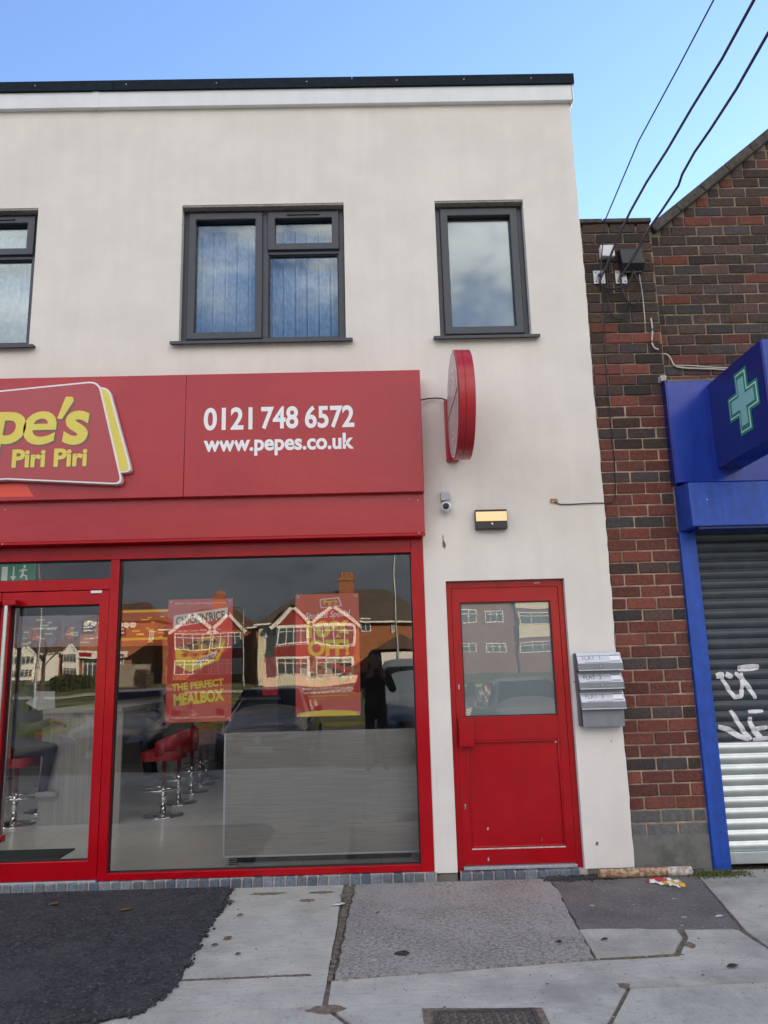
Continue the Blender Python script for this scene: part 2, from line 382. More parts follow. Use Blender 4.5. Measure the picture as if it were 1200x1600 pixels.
def instance(me, name, loc, parent, scale=None, rot=None):
    o = bpy.data.objects.new(name, me); col.objects.link(o); o.location = loc; o.parent = parent
    if scale: o.scale = scale
    if rot: o.rotation_euler = rot
    return o
def struct(o): o['kind'] = 'structure'; return o
def stuff(o): o['kind'] = 'stuff'; return o
def rounded(pts, rad, seg=6):
    out = []; n = len(pts)
    for i in range(n):
        p0, p, p1 = Vector(pts[i-1]), Vector(pts[i]), Vector(pts[(i+1) % n]); r = rad[i] if isinstance(rad, (list, tuple)) else rad
        a = (p0-p).normalized(); b = (p1-p).normalized()
        if r <= 0: out.append(tuple(p)); continue
        s_, e_ = p+a*r, p+b*r
        for k in range(seg+1):
            t = k/seg; out.append(tuple(s_*(1-t)**2 + p*2*t*(1-t) + e_*t*t))
    return out
def inset(pts, d):
    """shrink a convex-ish outline"""
    n = len(pts); c = []
    area = sum(pts[i][0]*pts[(i+1) % n][1]-pts[(i+1) % n][0]*pts[i][1] for i in range(n)); sg = 1 if area > 0 else -1
    for i in range(n):
        p0, p, p1 = Vector(pts[i-1]), Vector(pts[i]), Vector(pts[(i+1) % n])
        e0 = (p-p0); e1 = (p1-p)
        if e0.length < 1e-6 or e1.length < 1e-6: c.append(tuple(p)); continue
        n0 = Vector((-e0.y, e0.x)).normalized()*sg; n1 = Vector((-e1.y, e1.x)).normalized()*sg
        b = n0+n1; b = b/max(.3, b.length_squared)*2 if b.length > 1e-6 else n0
        c.append(tuple(p+b*d))
    return c
_texts = {}
def text_mesh(s, off=0.0, shear=0.0, res=5, spacing=1.0):
    k = (s, off, shear, spacing)
    cu = bpy.data.curves.new('t', 'FONT'); cu.body = s; cu.size = 1; cu.offset = off; cu.shear = shear; cu.resolution_u = res; cu.space_character = spacing
    cu.fill_mode = 'FRONT'
    o = bpy.data.objects.new('t', cu); col.objects.link(o); bpy.context.view_layer.update()
    me = bpy.data.meshes.new_from_object(o.evaluated_get(bpy.context.evaluated_depsgraph_get()))
    bpy.data.objects.remove(o); bpy.data.curves.remove(cu)
    vs = [(v.co.x, v.co.y) for v in me.vertices]; fs = [tuple(p.vertices) for p in me.polygons]; bpy.data.meshes.remove(me)
    return vs, fs
def bbox(vs): xs = [v[0] for v in vs]; zs = [v[1] for v in vs]; return min(xs), max(xs), min(zs), max(zs)
def text(name, s, m, parent, x0, x1, z0, z1, y, off=0.0, shear=0.0, thick=0.0, rot=0.0, pivot=None, spacing=1.0):
    """lettering whose bounding box fills x0..x1, z0..z1 on the plane y (facing -y)"""
    vs, fs = text_mesh(s, off, shear, spacing=spacing); a, b, c, d = bbox(vs)
    q = [(x0+(v[0]-a)/(b-a)*(x1-x0), z0+(v[1]-c)/(d-c)*(z1-z0)) for v in vs]
    if rot:
        px, pz = pivot or ((x0+x1)/2, (z0+z1)/2); cr_, sr_ = math.cos(rot), math.sin(rot)
        q = [(px+(x-px)*cr_-(z-pz)*sr_, pz+(x-px)*sr_+(z-pz)*cr_) for x, z in q]
    me = bpy.data.meshes.new(name); me.from_pydata([(x, y, z) for x, z in q], [], fs)
    bm = bmesh.new(); bm.from_mesh(me)
    bm.normal_update()
    for f in bm.faces:
        if f.normal.y > 0: f.normal_flip()
    if thick:
        r = bmesh.ops.extrude_face_region(bm, geom=list(bm.faces))
        for v in [e for e in r['geom'] if isinstance(e, bmesh.types.BMVert)]: v.co.y -= thick
        bmesh.ops.recalc_face_normals(bm, faces=bm.faces)
    bm.to_mesh(me); bm.free(); me.materials.append(MATS[m])
    o = bpy.data.objects.new(name, me); col.objects.link(o)
    if parent: place(o, parent)
    return o
def wall_mesh(x0, x1, z0, z1, y0, y1, holes, extra_z=(), extra_x=(), jag=None):
    """a wall slab with rectangular openings, closed, with reveals"""
    xs = sorted({x0, x1, *[h[0] for h in holes], *[h[1] for h in holes], *extra_x}); zs = sorted({z0, z1, *[h[2] for h in holes], *[h[3] for h in holes], *extra_z})
    nx, nz_ = len(xs), len(zs)
    def solid(i, k):
        if i < 0 or k < 0 or i >= nx-1 or k >= nz_-1: return False
        cx, cz = (xs[i]+xs[i+1])/2, (zs[k]+zs[k+1])/2
        return not any(h[0] < cx < h[1] and h[2] < cz < h[3] for h in holes)
    jit = [0]*nz_
    if jag: jit = [jag(z) for z in zs]
    b = MB(); idx = {}
    def V(i, k, s_):
        if (i, k, s_) not in idx:
            x = xs[i] + (jit[k] if i == nx-1 else 0); idx[(i, k, s_)] = len(b.v); b.v.append((x, y0 if s_ == 0 else y1, zs[k]))
        return idx[(i, k, s_)]
    for i in range(nx-1):
        for k in range(nz_-1):
            if not solid(i, k): continue
            b.f.append((V(i,k,0), V(i+1,k,0), V(i+1,k+1,0), V(i,k+1,0))); b.f.append((V(i,k,1), V(i,k+1,1), V(i+1,k+1,1), V(i+1,k,1)))
            if not solid(i-1, k): b.f.append((V(i,k,0), V(i,k+1,0), V(i,k+1,1), V(i,k,1)))
            if not solid(i+1, k): b.f.append((V(i+1,k,0), V(i+1,k,1), V(i+1,k+1,1), V(i+1,k+1,0)))
            if not solid(i, k-1): b.f.append((V(i,k,0), V(i,k,1), V(i+1,k,1), V(i+1,k,0)))
            if not solid(i, k+1): b.f.append((V(i,k+1,0), V(i+1,k+1,0), V(i+1,k+1,1), V(i,k+1,1)))
    return b

# ================================================================== GROUND
struct(MB().box(-300, 300, -400, 200, -.9, -.42).build('ground', 'grass'))
struct(MB().box(-200, 200, -19.0, -7.45, -.5, -.24).build('road', 'road'))
far_road = struct(MB().box(-200, 200, -36, -24, -.5, -.16).build('road', 'road'))
mk_ = MB()
for k in range(-14, 15): mk_.box(k*6-1, k*6+1, -13.3, -13.2, -.24, -.236)
o = mk_.build('lane_marking', 'road_paint'); o.parent = bpy.data.objects['road']
struct(MB().box(-200, 200, -24, -19, -.5, -.10).build('central_verge', 'grass'))
struct(MB().box(-200, 200, -45, -36, -.5, .02).build('verge', 'grass'))
struct(MB().prism([(-45, -.5), (-45, .02), (-52, .45), (-200, .9), (-200, -.5)], -250, 250, 'x').build('hillside', 'grass'))
struct(MB().box(-200, 200, -47.6, -45.6, .1, .24).build('far_pavement', 'kerb'))

pave = struct(MB().box(-9, 10, -6.8, .32, -.4, -.010).build('pavement', 'joint_dirt'))
MB().prism([(-6.8, -.4), (-6.8, -.004), (-7.32, -.11), (-7.32, -.4)], -9, 10, 'x').build('ramp', 'macadam').parent = pave
kb = MB()
for k in range(-10, 11):
    MB().box(k*.915+.004, k*.915+.911, -7.45, -7.325, -.4, -.108).build('kerb_stone', 'kerb', pave, bevel=.012)
def edge_noise(p, q, n, amp, sd):
    r_ = random.Random(sd); out = []
    for i in range(n):
        t = i/n; a = (r_.random()-.5)*2*amp if i else 0
        dx, dy = q[0]-p[0], q[1]-p[1]; L_ = math.hypot(dx, dy)
        out.append((p[0]+dx*t - dy/L_*a, p[1]+dy*t + dx/L_*a))
    return out
def rough_outline(pts, step=.12, amp=.004, sd=1):
    out = []
    for i, p in enumerate(pts):
        q = pts[(i+1) % len(pts)]; n = max(1, int(math.hypot(q[0]-p[0], q[1]-p[1])/step)); out += edge_noise(p, q, n, amp, sd+i)
    return out
def slab(name, pts, m, top=0.0, amp=.004, step=.12, sd=1, bevel=.004, gap=0):
    q = rough_outline(inset(pts, gap) if gap else pts, step, amp, sd)
    o = MB().prism(q, -.06, top, 'z').build(name, m, pave)
    return o
slab('slab', [(-1.06,-.036),(-.275,-.036),(-.285,-1.684),(-1.06,-1.705)], 'concrete', 0, .004, sd=3)
slab('slab', [(-1.10,-1.718),(-.285,-1.697),(-.29,-2.06),(-1.10,-2.075)], 'concrete', -.001, .004, sd=9)
slab('slab', [(-3.0,-2.10),(-.29,-2.072),(-.17,-2.27),(-.17,-3.4),(-3.0,-3.4)], 'concrete_b', -.002, .004, sd=13)
slab('macadam_patch', [(-.185,-.04),(1.19,-.04),(1.205,-.28),(1.140,-1.125),(1.105,-1.59),(-.245,-1.745)], 'macadam', .002, .010, .07, sd=21)
slab('macadam_patch', [(1.20,-.04),(2.27,-.02),(2.262,-.10),(2.05,-1.215),(1.150,-1.130),(1.212,-.28)], 'macadam_dark', .003, .008, .08, sd=33)
slab('slab', [G(905,1453), G(1048,1441), G(1066,1465), G(1053,1489), G(931,1495)], 'concrete_b', .001, .004, .1, sd=41)
g1, g2, g3 = G(1062,1441), G(1076,1465), G(1062,1494)
slab('slab', [(-.262,-1.775),(1.100,-1.618),(1.30,-1.612),g3,g2,g1,(2.036,-1.228),(2.075,-1.93),(1.160,-1.962),(.86,-2.49),(-.145,-2.49),(-.145,-2.25),(-.262,-2.06)], 'concrete', -.001, .003, .12, sd=51)
slab('slab', [(1.170,-1.985),(2.075,-1.948),(2.075,-3.4),(.45,-3.4),(.45,-2.52),(.885,-2.50)], 'concrete_b', -.001, .003, sd=61)
slab('slab', [(2.28,-.02),(2.43,.0),(2.60,.04),(4.6,.04),(4.6,-3.4),(2.092,-3.4),(2.075,-1.25),(2.275,-.10)], 'concrete', 0, .004, .1, sd=71)
slab('slab', [(-.155,-2.505),(.44,-2.515),(.44,-3.4),(-.155,-3.4)], 'concrete', -.001, .003, sd=77)
k = 0
for ix in range(-6, 6):
    for iy in range(2):
        k += 1; x0 = ix*1.5+.3*(iy % 2); slab('slab', [(x0,-3.41-iy*1.7),(x0+1.49,-3.41-iy*1.7),(x0+1.49,-5.1-iy*1.7),(x0,-5.1-iy*1.7)], ('concrete', 'concrete_b')[k % 2], -.001*(k % 3), .003, .3, sd=80+k)
# fresh tarmac patch with a broken edge
tp = edge_noise((-7,-.036),(-1.10,-.036),40,.004,5) + edge_noise((-1.10,-.036),(-1.055,-.50),9,.02,6) + edge_noise((-1.055,-.50),(-1.05,-1.85),24,.016,7) + edge_noise((-1.05,-1.85),(-1.12,-2.09),6,.014,8) + edge_noise((-1.12,-2.09),(-1.30,-2.165),5,.012,9) + edge_noise((-1.30,-2.165),(-7,-2.15),70,.014,10)
ta = MB().prism(tp, -.05, .012, 'z').build('tarmac_patch', 'tarmac_new', pave)
slab('slab', [(-7,-2.17),(-3.01,-2.17),(-3.01,-3.4),(-7,-3.4)], 'concrete', -.002, .003, .3, sd=99)
# ragged bitumen bead along the patch edge
bd = MB(); r_ = random.Random(4)
edge_pts = [p for p in tp if p[0] > -3.2 and p[1] < -.05]
for i in range(len(edge_pts)-1):
    p, q = edge_pts[i], edge_pts[i+1]
    for j in range(9):
        t = r_.random(); x = p[0]+(q[0]-p[0])*t + r_.gauss(0, .012); y = p[1]+(q[1]-p[1])*t + r_.gauss(0, .012); s_ = r_.uniform(.005, .014)
        bd.lathe([(s_*.5, -.004), (s_, .3*s_), (s_*.5, s_*.8)], (x, y, .004+r_.random()*.007), 5)
stuff(bd.build('bitumen_crumbs', 'tarmac_new', pave))
# aggregate grains on the tarmac that catch the light
gr = MB()
for i in range(1500):
    x = r_.uniform(-2.9, -1.12); y = r_.uniform(-2.1, -.06); s_ = r_.uniform(.003, .007)
    gr.lathe([(s_*.6, -.002), (s_, .2*s_), (s_*.4, s_*.55)], (x, y, .0125), 5)
stuff(gr.build('tarmac_grains', 'tarmac_new', pave))
# brown grit lying in the joints and stains
def blot(cx, cy, rx, ry, sd, m='dirt_brown', z=.0035, name='grit', n=18):
    r2 = random.Random(sd); pts = [(cx+math.cos(2*math.pi*i/n)*rx*r2.uniform(.55, 1.1), cy+math.sin(2*math.pi*i/n)*ry*r2.uniform(.5, 1.1)) for i in range(n)]
    return MB().prism(pts, z-.008, z, 'z').build(name, m, pave)
for a in ((-.80,-.21,.13,.035),(-.42,-.22,.10,.03),(-.50,-.40,.06,.035),(-.24,-.30,.05,.05),(-.27,-2.10,.09,.05),(1.67,-1.44,.03,.05),(1.15,-1.95,.03,.04)): blot(*a, sd=int(a[0]*100) % 97)
for i in range(14):
    t = i/13; p = Vector((-1.03,-1.712)).lerp(Vector((-.40,-1.690)), t); blot(p.x, p.y, .035, .010, 200+i, 'joint_dirt')
for i in range(22): 
    t = i/21; p = Vector((-.23,-.25)).lerp(Vector((-.27,-1.74)), t); blot(p.x, p.y, .028-.012*t, .05, 300+i, 'joint_dirt', z=.003)
for i in range(10):
    t = i/9; p = Vector((1.13,-1.605)).lerp(Vector((1.55,-1.575)), t); blot(p.x, p.y, .04, .008, 400+i, 'joint_dirt', z=.002)

# ================================================================== RENDERED SHOP BUILDING
HOLES = dict(shop=(-6.45, .388, .05, 2.62), w1=(-1.587, -.193, 4.232, 5.492), w3=(-4.222, -2.826, 4.232, 5.492), w2=(.597, 1.366, 4.232, 5.492), door=(.555, 1.487, .05, 2.178))
bld = thing('shop_building', 'two storey cream rendered shop building with flat roof and dark grey windows', 'building')
rj = random.Random(12); jz = {}
def jag(z):
    if z not in jz: jz[z] = .004*math.sin(z*3)+rj.uniform(-.005, .004)
    return jz[z]
wb = wall_mesh(-7.2, 1.85, .05, 6.46, 0, .24, list(HOLES.values()), extra_z=[.05+.07*i for i in range(1, 91)], jag=jag)
wb.build('wall', 'render', bld)
MB().box(.388+.01, .555, .012, .2, -.02, .058).build('plinth', 'cement', bld)
MB().box(1.492, 1.835, .010, .2, -.02, .095).build('plinth', 'cement', bld)
MB().box(-7.2, 1.84, 9.8, 10, 0, 6.46).build('rear_wall', 'render', bld)
MB().box(-7.2, -7.0, .24, 9.8, 0, 6.46).build('side_wall', 'render', bld)
MB().box(1.62, 1.83, .24, 9.8, 0, 6.46).build('side_wall', 'render', bld)
MB().box(-7.2, 1.84, .0, 10, 6.46, 6.56).build('flat_roof', 'felt_black', bld)
MB().box(-7.0, 1.62, .24, 9.8, 3.0, 3.2).build('upper_floor', 'wall_inside', bld)
for a, b in ((-7.22, -2.372), (-2.368, 1.862)):
    MB().box(a, b, -.045, -.002, 6.440, 6.598).build('roof_fascia', 'upvc_white', bld, bevel=.004)
MB().box(-2.40, -2.34, -.049, -.0455, 6.436, 6.600).build('fascia_joiner', 'upvc_white', bld, bevel=.001)
MB().box(1.864, 1.874, -.05, .3, 6.436, 6.600).build('fascia_end_cap', 'upvc_white', bld, bevel=.002)
for a, b in ((-7.24, -4.7), (-4.696, -2.22), (-2.216, -.1), (-.096, 1.885)):
    MB().prism([(-.066, 6.598), (-.066, 6.695), (-.050, 6.708), (.16, 6.72), (.16, 6.598)], a, b, 'x').build('roof_edge_trim', 'felt_black', bld)
MB().box(-7.23, 1.875, -.040, .15, 6.602, 6.690).build('trim_backing', 'felt_black', bld)
sp = MB()
for x in (-2.9, -2.1, -1.3, -.5, .3, .9, 1.5): sp.lathe([(.006, 0), (.006, -.004), (.002, -.006)], (x, -.066, 6.65), 8, 'y')
stuff(sp.build('trim_screws', 'galv', bld))

# ---- upper windows
GY = .105          # glass plane
def window(h, kind):
    x0, x1, z0, z1 = h; fy0, fy1 = .072, .15
    wd = MB().frame(x0+.004, x1-.004, z0, z1-.004, fy0, fy1, .052, .050, .050).build('window', 'anthracite', bld, bevel=.004)
    sill = MB().prism([(.16, z0-.002), (-.055, z0-.020), (-.055, z0-.046), (-.045, z0-.046), (-.045, z0-.030), (.16, z0-.030)], x0-.06, x1+.058, 'x').build('sill', 'anthracite', wd, bevel=.002)
    head = MB().box(x0+.002, x1-.002, .004, .071, z1-.018, z1-.003).build('head_trim', 'reveal', wd)
    def pane(a, b, c, d):
        MB().box(a-.01, b+.01, GY, GY+.006, c-.01, d+.01).build('pane', 'glass_upper', wd)
        MB().frame(a-.006, b+.006, c-.006, d+.006, GY-.018, GY-.001, .008).build('gasket', 'gasket', wd)
    def sash(a, b, c, d, t=.062):
        MB().frame(a, b, c, d, fy0-.022, fy1-.02, t).build('sash', 'anthracite', wd, bevel=.006)
        MB().frame(a-.003, b+.003, c-.007, d+.003, fy0-.006, fy0+.01, .012).build('sash_seal', 'gasket', wd)
        pane(a+t, b-t, c+t, d-t)
    if kind == 'pair':
        xm = x0+.707
        MB().box(xm-.030, xm+.030, fy0+.001, fy1-.001, z0+.05, z1-.054).build('mullion', 'anthracite', wd, bevel=.004)
        zt = z0+.845
        MB().box(xm+.030, x1-.056, fy0+.0015, fy1-.0015, zt-.028, zt+.028).build('transom', 'anthracite', wd, bevel=.004)
        sash(x0+.046, xm-.022, z0+.040, z1-.045)
        sash(xm+.022, x1-.046, zt+.006, z1-.045)
        pane(xm+.038, x1-.064, z0+.056, zt-.034)
        MB().box(xm+.19, xm+.47, fy0-.032, fy0-.022, z1-.082, z1-.064).build('trickle_vent', 'black_plastic', wd, bevel=.002)
    else:
        sash(x0+.046, x1-.046, z0+.040, z1-.045, .066)
    return wd
w1 = window(HOLES['w1'], 'pair'); w3 = window(HOLES['w3'], 'pair'); w2 = window(HOLES['w2'], 'single')
w1['label'] = 'two-part dark grey window with vertical blinds above the phone number'
w3['label'] = 'dark grey window cut off by the left edge of the photo'
w2['label'] = 'narrow dark grey single window above the round sign'
MB().box(.64, 1.32, .135, .14, 4.27, 5.46).build('frosted_film', 'film_frost', w2)
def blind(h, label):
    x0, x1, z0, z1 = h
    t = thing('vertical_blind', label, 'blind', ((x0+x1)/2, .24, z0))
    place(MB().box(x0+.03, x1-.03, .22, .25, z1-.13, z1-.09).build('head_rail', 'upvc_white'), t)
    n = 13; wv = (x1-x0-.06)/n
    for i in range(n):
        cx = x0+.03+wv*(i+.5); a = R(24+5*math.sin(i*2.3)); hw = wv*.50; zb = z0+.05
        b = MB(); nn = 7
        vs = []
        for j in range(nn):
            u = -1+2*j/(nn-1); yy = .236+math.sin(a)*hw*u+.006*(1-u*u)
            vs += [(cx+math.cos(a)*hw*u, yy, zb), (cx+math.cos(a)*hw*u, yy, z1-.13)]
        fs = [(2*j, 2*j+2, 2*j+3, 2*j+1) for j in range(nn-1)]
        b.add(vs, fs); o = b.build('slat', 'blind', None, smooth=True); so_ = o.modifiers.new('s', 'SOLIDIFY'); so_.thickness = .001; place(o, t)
blind(HOLES['w1'], 'white vertical blind with sky blue put into its colour, hanging inside the window above the phone number')
blind(HOLES['w3'], 'white vertical blind with sky blue put into its colour, inside the window at the left edge of the photo')
# upstairs rooms behind the windows
MB().box(-7.0, 1.62, 3.4, 3.45, 3.2, 6.46).build('room_wall', 'wall_inside', bld)
MB().box(.20, .25, .24, 3.4, 3.2, 6.46).build('room_wall', 'wall_inside', bld)

# ---- red flat door
dx0, dx1, dz1 = .555, 1.487, 2.178
dr = MB().frame(dx0+.003, dx1-.003, .045, dz1-.003, .048, .12, .042, .03, .052).build('door', 'door_red', bld, bevel=.003)
dr['label'] = 'red half-glazed door beside the letter boxes'
lx0, lx1, lz0, lz1 = .601, 1.441, .082, 2.125
LY = .040
place(MB().frame(lx0, lx1, lz0, lz1, LY+.014, LY+.065, .064, .115, .115).build('leaf_frame', 'door_red', None, bevel=.003), dr)
place(MB().box(lx0+.064, lx1-.064, LY+.012, LY+.063, .962, 1.140).build('lock_rail', 'door_red', None, bevel=.003), dr)
place(MB().box(lx0+.06, lx1-.06, LY+.034, LY+.050, .19, .97).build('kick_panel', 'door_red'), dr)
for a in ((lx0+.064, lx0+.080, .197, .962), (lx1-.080, lx1-.064, .197, .962)):
    place(MB().box(a[0], a[1], LY+.016, LY+.034, a[2], a[3]).build('bead', 'door_red', None, bevel=.005), dr)
place(MB().box(lx0+.080, lx1-.080, LY+.016, LY+.034, .197, .213).build('bead', 'door_red', None, bevel=.005), dr)
place(MB().box(lx0+.080, lx1-.080, LY+.016, LY+.034, .946, .962).build('bead', 'door_red', None, bevel=.005), dr)
place(MB().box(lx0+.056, lx1-.056, LY+.036, LY+.042, 1.13, 2.02).build('pane', 'glass_door'), dr)
place(MB().box(lx0+.056, lx1-.056, LY+.044, LY+.050, 1.13, 2.02).build('obscure_film', 'film_door'), dr)
place(MB().frame(lx0+.062, lx1-.062, 1.138, 2.012, LY+.020, LY+.0355, .010).build('gasket', 'gasket'), dr)
x, z = P(716, 1122, .02); x2, z2 = P(741, 1166, .02)
place(MB().prism(rounded([(x, z2), (x2, z2), (x2, z), (x, z)], .006, 3), -.004, LY+.013).build('lock_cover', 'door_red', None, bevel=.006, seg=3), dr)
for q in ((717, 1071), (727, 1258)):
    x, z = P(*q, .05); kh = MB().lathe([(.0085, 0), (.0085, -.005), (.006, -.008)], (x, LY+.014, z), 12, 'y'); kh.box(x-.004, x+.004, LY+.008, LY+.0135, z-.028, z); place(kh.build('keyhole', 'steel'), dr)
place(MB().box(lx0+.074, lx1-.074, LY+.0125, LY+.0138, .190, .199).build('scuff', 'scuff'), dr)
place(MB().box(dx0+.05, dx1-.05, .012, .125, .058, .080).build('threshold', 'galv', None, bevel=.003), dr)
for xs_, zs_, w_, h_ in ((1.28, 2.151, .055, .008), (.80, .33, .012, .022), (1.20, .245, .005, .03), (.79, .125, .010, .03), (1.345, .94, .012, .012)):
    place(MB().prism(rounded([(xs_-w_/2, zs_-h_/2), (xs_+w_/2, zs_-h_/3), (xs_+w_/2.4, zs_+h_/2), (xs_-w_/2.6, zs_+h_/3)], h_*.2, 2), LY+.001 if zs_ > 2.1 or zs_ < .19 or zs_ > .9 else LY+.030, LY+.02 if zs_ > 2.1 or zs_ < .19 or zs_ > .9 else LY+.036).build('paint_chip', 'scuff'), dr)
# step under the door and sill course under the shop window, in blue brick on edge
def brick_mesh(name, m, lx, ly, lz, bev=.004, sd=0):
    b = MB().box(-lx/2, lx/2, -ly/2, ly/2, -lz/2, lz/2); bm = bmesh.new(); me = b.mesh(name, m); bm.from_mesh(me)
    bmesh.ops.bevel(bm, geom=list(bm.edges), offset=bev, segments=1, affect='EDGES')
    r2 = random.Random(sd)
    for v in bm.verts: v.co += Vector((r2.uniform(-1, 1)*.0016, r2.uniform(-1, 1)*.0016, r2.uniform(-1, 1)*.0016))
    bm.to_mesh(me); bm.free(); return me
sill_m = [brick_mesh('brick', 'brick_blue', .066, .11, .068, .006, s) for s in range(4)]
course = thing('brick_sill', 'row of small blue bricks on edge under the shop window', 'brick sill', (-1.5, 0, 0))
place(MB().box(-6.4, .40, -.026, .12, -.05, .062).build('mortar_bed', 'mortar_grey'), course)
x = .355; i = 0
while x > -4.2:
    o = instance(rnd.choice(sill_m), 'brick', (x+1.5, .016+rnd.uniform(-.003, .003), .028+rnd.uniform(-.003, .003)), course, rot=(0, R(rnd.uniform(-2.5, 2.5)), 0)); x -= .0785+rnd.uniform(-.002, .002)
step = thing('brick_step', 'short row of blue bricks forming the step under the red flat door', 'brick step', (1.0, 0, 0))
place(MB().box(.575, 1.50, -.020, .12, -.05, .050).build('mortar_bed', 'mortar_grey'), step)
x = .615
while x < 1.48:
    instance(rnd.choice(sill_m), 'brick', (x-1.0, .018+rnd.uniform(-.003, .003), .020+rnd.uniform(-.003, .003)), step, rot=(0, R(rnd.uniform(-2.5, 2.5)), 0)); x += .0785+rnd.uniform(-.002, .002)

# ================================================================== SHOPFRONT
sf = thing('shopfront', 'red framed glass shopfront with door and posters in its window', 'shopfront', (-1.5, 0, 0))
FY0, FY1 = -.008, .085
def red(name, x0, x1, z0, z1, y0=FY0, y1=FY1, bev=.003, m='frame_red', par=None):
    o = MB().box(x0, x1, y0, y1, z0, z1).build(name, m, None, bevel=bev); o.parent = par or sf
    if par is None: o.location = (1.5, 0, 0)
    return o
red('post', .290, .386, .028, 2.52); red('post', -6.44, -6.35, .028, 2.52)
red('head_rail', -6.35, .290, 2.412, 2.52, FY0+.002, FY1-.002)
red('head_rail', -6.44, .386, 2.522, 2.60, FY0+.004, FY1)
red('mullion', -2.062, -1.994, .066, 2.412); red('mullion', -3.80, -3.732, .066, 2.412)
red('bottom_rail', -1.994, .290, .068, .114, FY0+.002); red('bottom_rail', -6.35, -3.80, .068, .114, FY0+.002)
red('transom', -3.732, -2.062, 2.178, 2.262, FY0+.002)
SGY = .045
def shop_pane(x0, x1, z0, z1):
    o = MB().box(x0-.012, x1+.012, SGY, SGY+.006, z0-.012, z1+.012).build('pane', 'glass_shop', sf); o.location = (1.5, 0, 0)
    g = MB().frame(x0, x1, z0, z1, SGY-.014, SGY-.0005, .009).build('gasket', 'gasket', sf); g.location = (1.5, 0, 0)
shop_pane(-1.994, .290, .114, 2.412); shop_pane(-6.35, -3.80, .114, 2.412); shop_pane(-3.732, -2.062, 2.262, 2.412)
def shop_door(x0, x1, hinge_right):
    z0, z1 = .076, 2.172
    d = MB().frame(x0, x1, z0, z1, FY0+.006, FY1-.01, .072, .130, .108).build('door', 'frame_red', sf, bevel=.004); d.location = (1.5, 0, 0)
    MB().box(x0+.062, x1-.062, SGY, SGY+.006, z0+.120, z1-.098).build('pane', 'glass_shop', d)
    MB().frame(x0+.072, x1-.072, z0+.130, z1-.108, SGY-.014, SGY-.0005, .009).build('gasket', 'gasket', d)
    return d
d1 = shop_door(-2.893, -2.066, True); d2 = shop_door(-3.728, -2.899, False)
d1['label'] = 'red shop door with long steel pull handle'
HXO = P(10, 950, -.085)[0]; HXI = P(25, 955, .135)[0]
for dd, hx, hi in ((d1, HXO, HXI), (d2, -2.955, -2.955)):
    hb = MB(); hb.tube([(hx, -.085, .32), (hx, -.085, 2.09)], .0165, 14); hb.build('pull_handle', 'steel', dd, smooth=True)
    hb = MB(); hb.tube([(hi, .135, .32), (hi, .135, 2.09)], .0165, 14); hb.build('pull_handle', 'steel', dd, smooth=True)
    for zz in (.38, 2.085): MB().box(hx-.022, hx+.075, -.108, FY0+.008, zz-.02, zz+.022).build('handle_bracket', 'frame_red', dd, bevel=.004)
    MB().box(-2.205 if dd is d1 else -3.67, -2.12 if dd is d1 else -3.58, -.014, FY0+.0062, 2.150, 2.171).build('hinge_cover', 'white_plastic', dd, bevel=.002)
red('door_threshold', -3.73, -2.064, .056, .074, -.022, .1, .003, 'galv')

# shutter housing under the sign
sh = thing('shutter_housing', 'long red roller shutter box between the shop sign and the window', 'shutter box', (-3, 0, 2.5))
bx = MB().prism([(.0, 2.600), (-.060, 2.545), (-.125, 2.545), (-.125, 2.900), (0, 2.900)], -6.46, .400, 'x').build('casing', 'sign_red', None, bevel=.004); place(bx, sh)
place(MB().box(-6.46, .402, -.128, -.060, 2.524, 2.5445).build('guide_lip', 'frame_red', None, bevel=.002), sh)
sc_ = MB()
for px_, py_ in ((8, 797), (4, 850), (653, 782), (655, 833), (640, 780)):
    x, z = P(px_, py_, -.126); sc_.lathe([(.006, 0), (.006, -.003), (.003, -.005)], (x, -.1245, z), 10, 'y')
place(stuff(sc_.build('rivets', 'galv')), sh)

# ================================================================== SHOP SIGN
sg = thing('shop_sign', 'long red shop sign with white phone number and web address', 'sign', (-3, 0, 2.9))
SY = -.18
zb, zt = 2.862, 3.866
for a, b in ((-6.46, -4.402), (-4.399, -1.4690), (-1.4678, .402)):
    place(MB().box(a, b, SY, -.001, zb, zt).build('panel', 'sign_red', None, bevel=.004), sg)
for wrd, pa, pb in (('0121', 318.5, 394.5), ('748', 408, 466), ('6572', 476.5, 553.5)):
    x0, _ = P(pa, 655, SY); x1, _ = P(pb, 655, SY); _, zt_ = P(435, 635, SY); _, zb_ = P(435, 670.5, SY)
    place(text('phone_digits', wrd, 'letter_white', None, x0, x1, zb_, zt_, SY-.0015, off=.026), sg)
_, zk = P(545, 676, SY); _, zp = P(430, 711.5, SY); x0, _ = P(318, 700, SY); x1, _ = P(553, 690, SY)
place(text('web_address', 'www.pepes.co.uk', 'letter_white', None, x0, x1, zp, zk, SY-.0015, off=.030), sg)
# flat orange-red shape at the lower left of the sign
place(MB().prism([P(-60, 757, SY), P(42, 757, SY), P(53, 776, SY), P(-60, 778, SY)], SY-.002, SY-.0005).build('orange_shape', 'sign_orange'), sg)
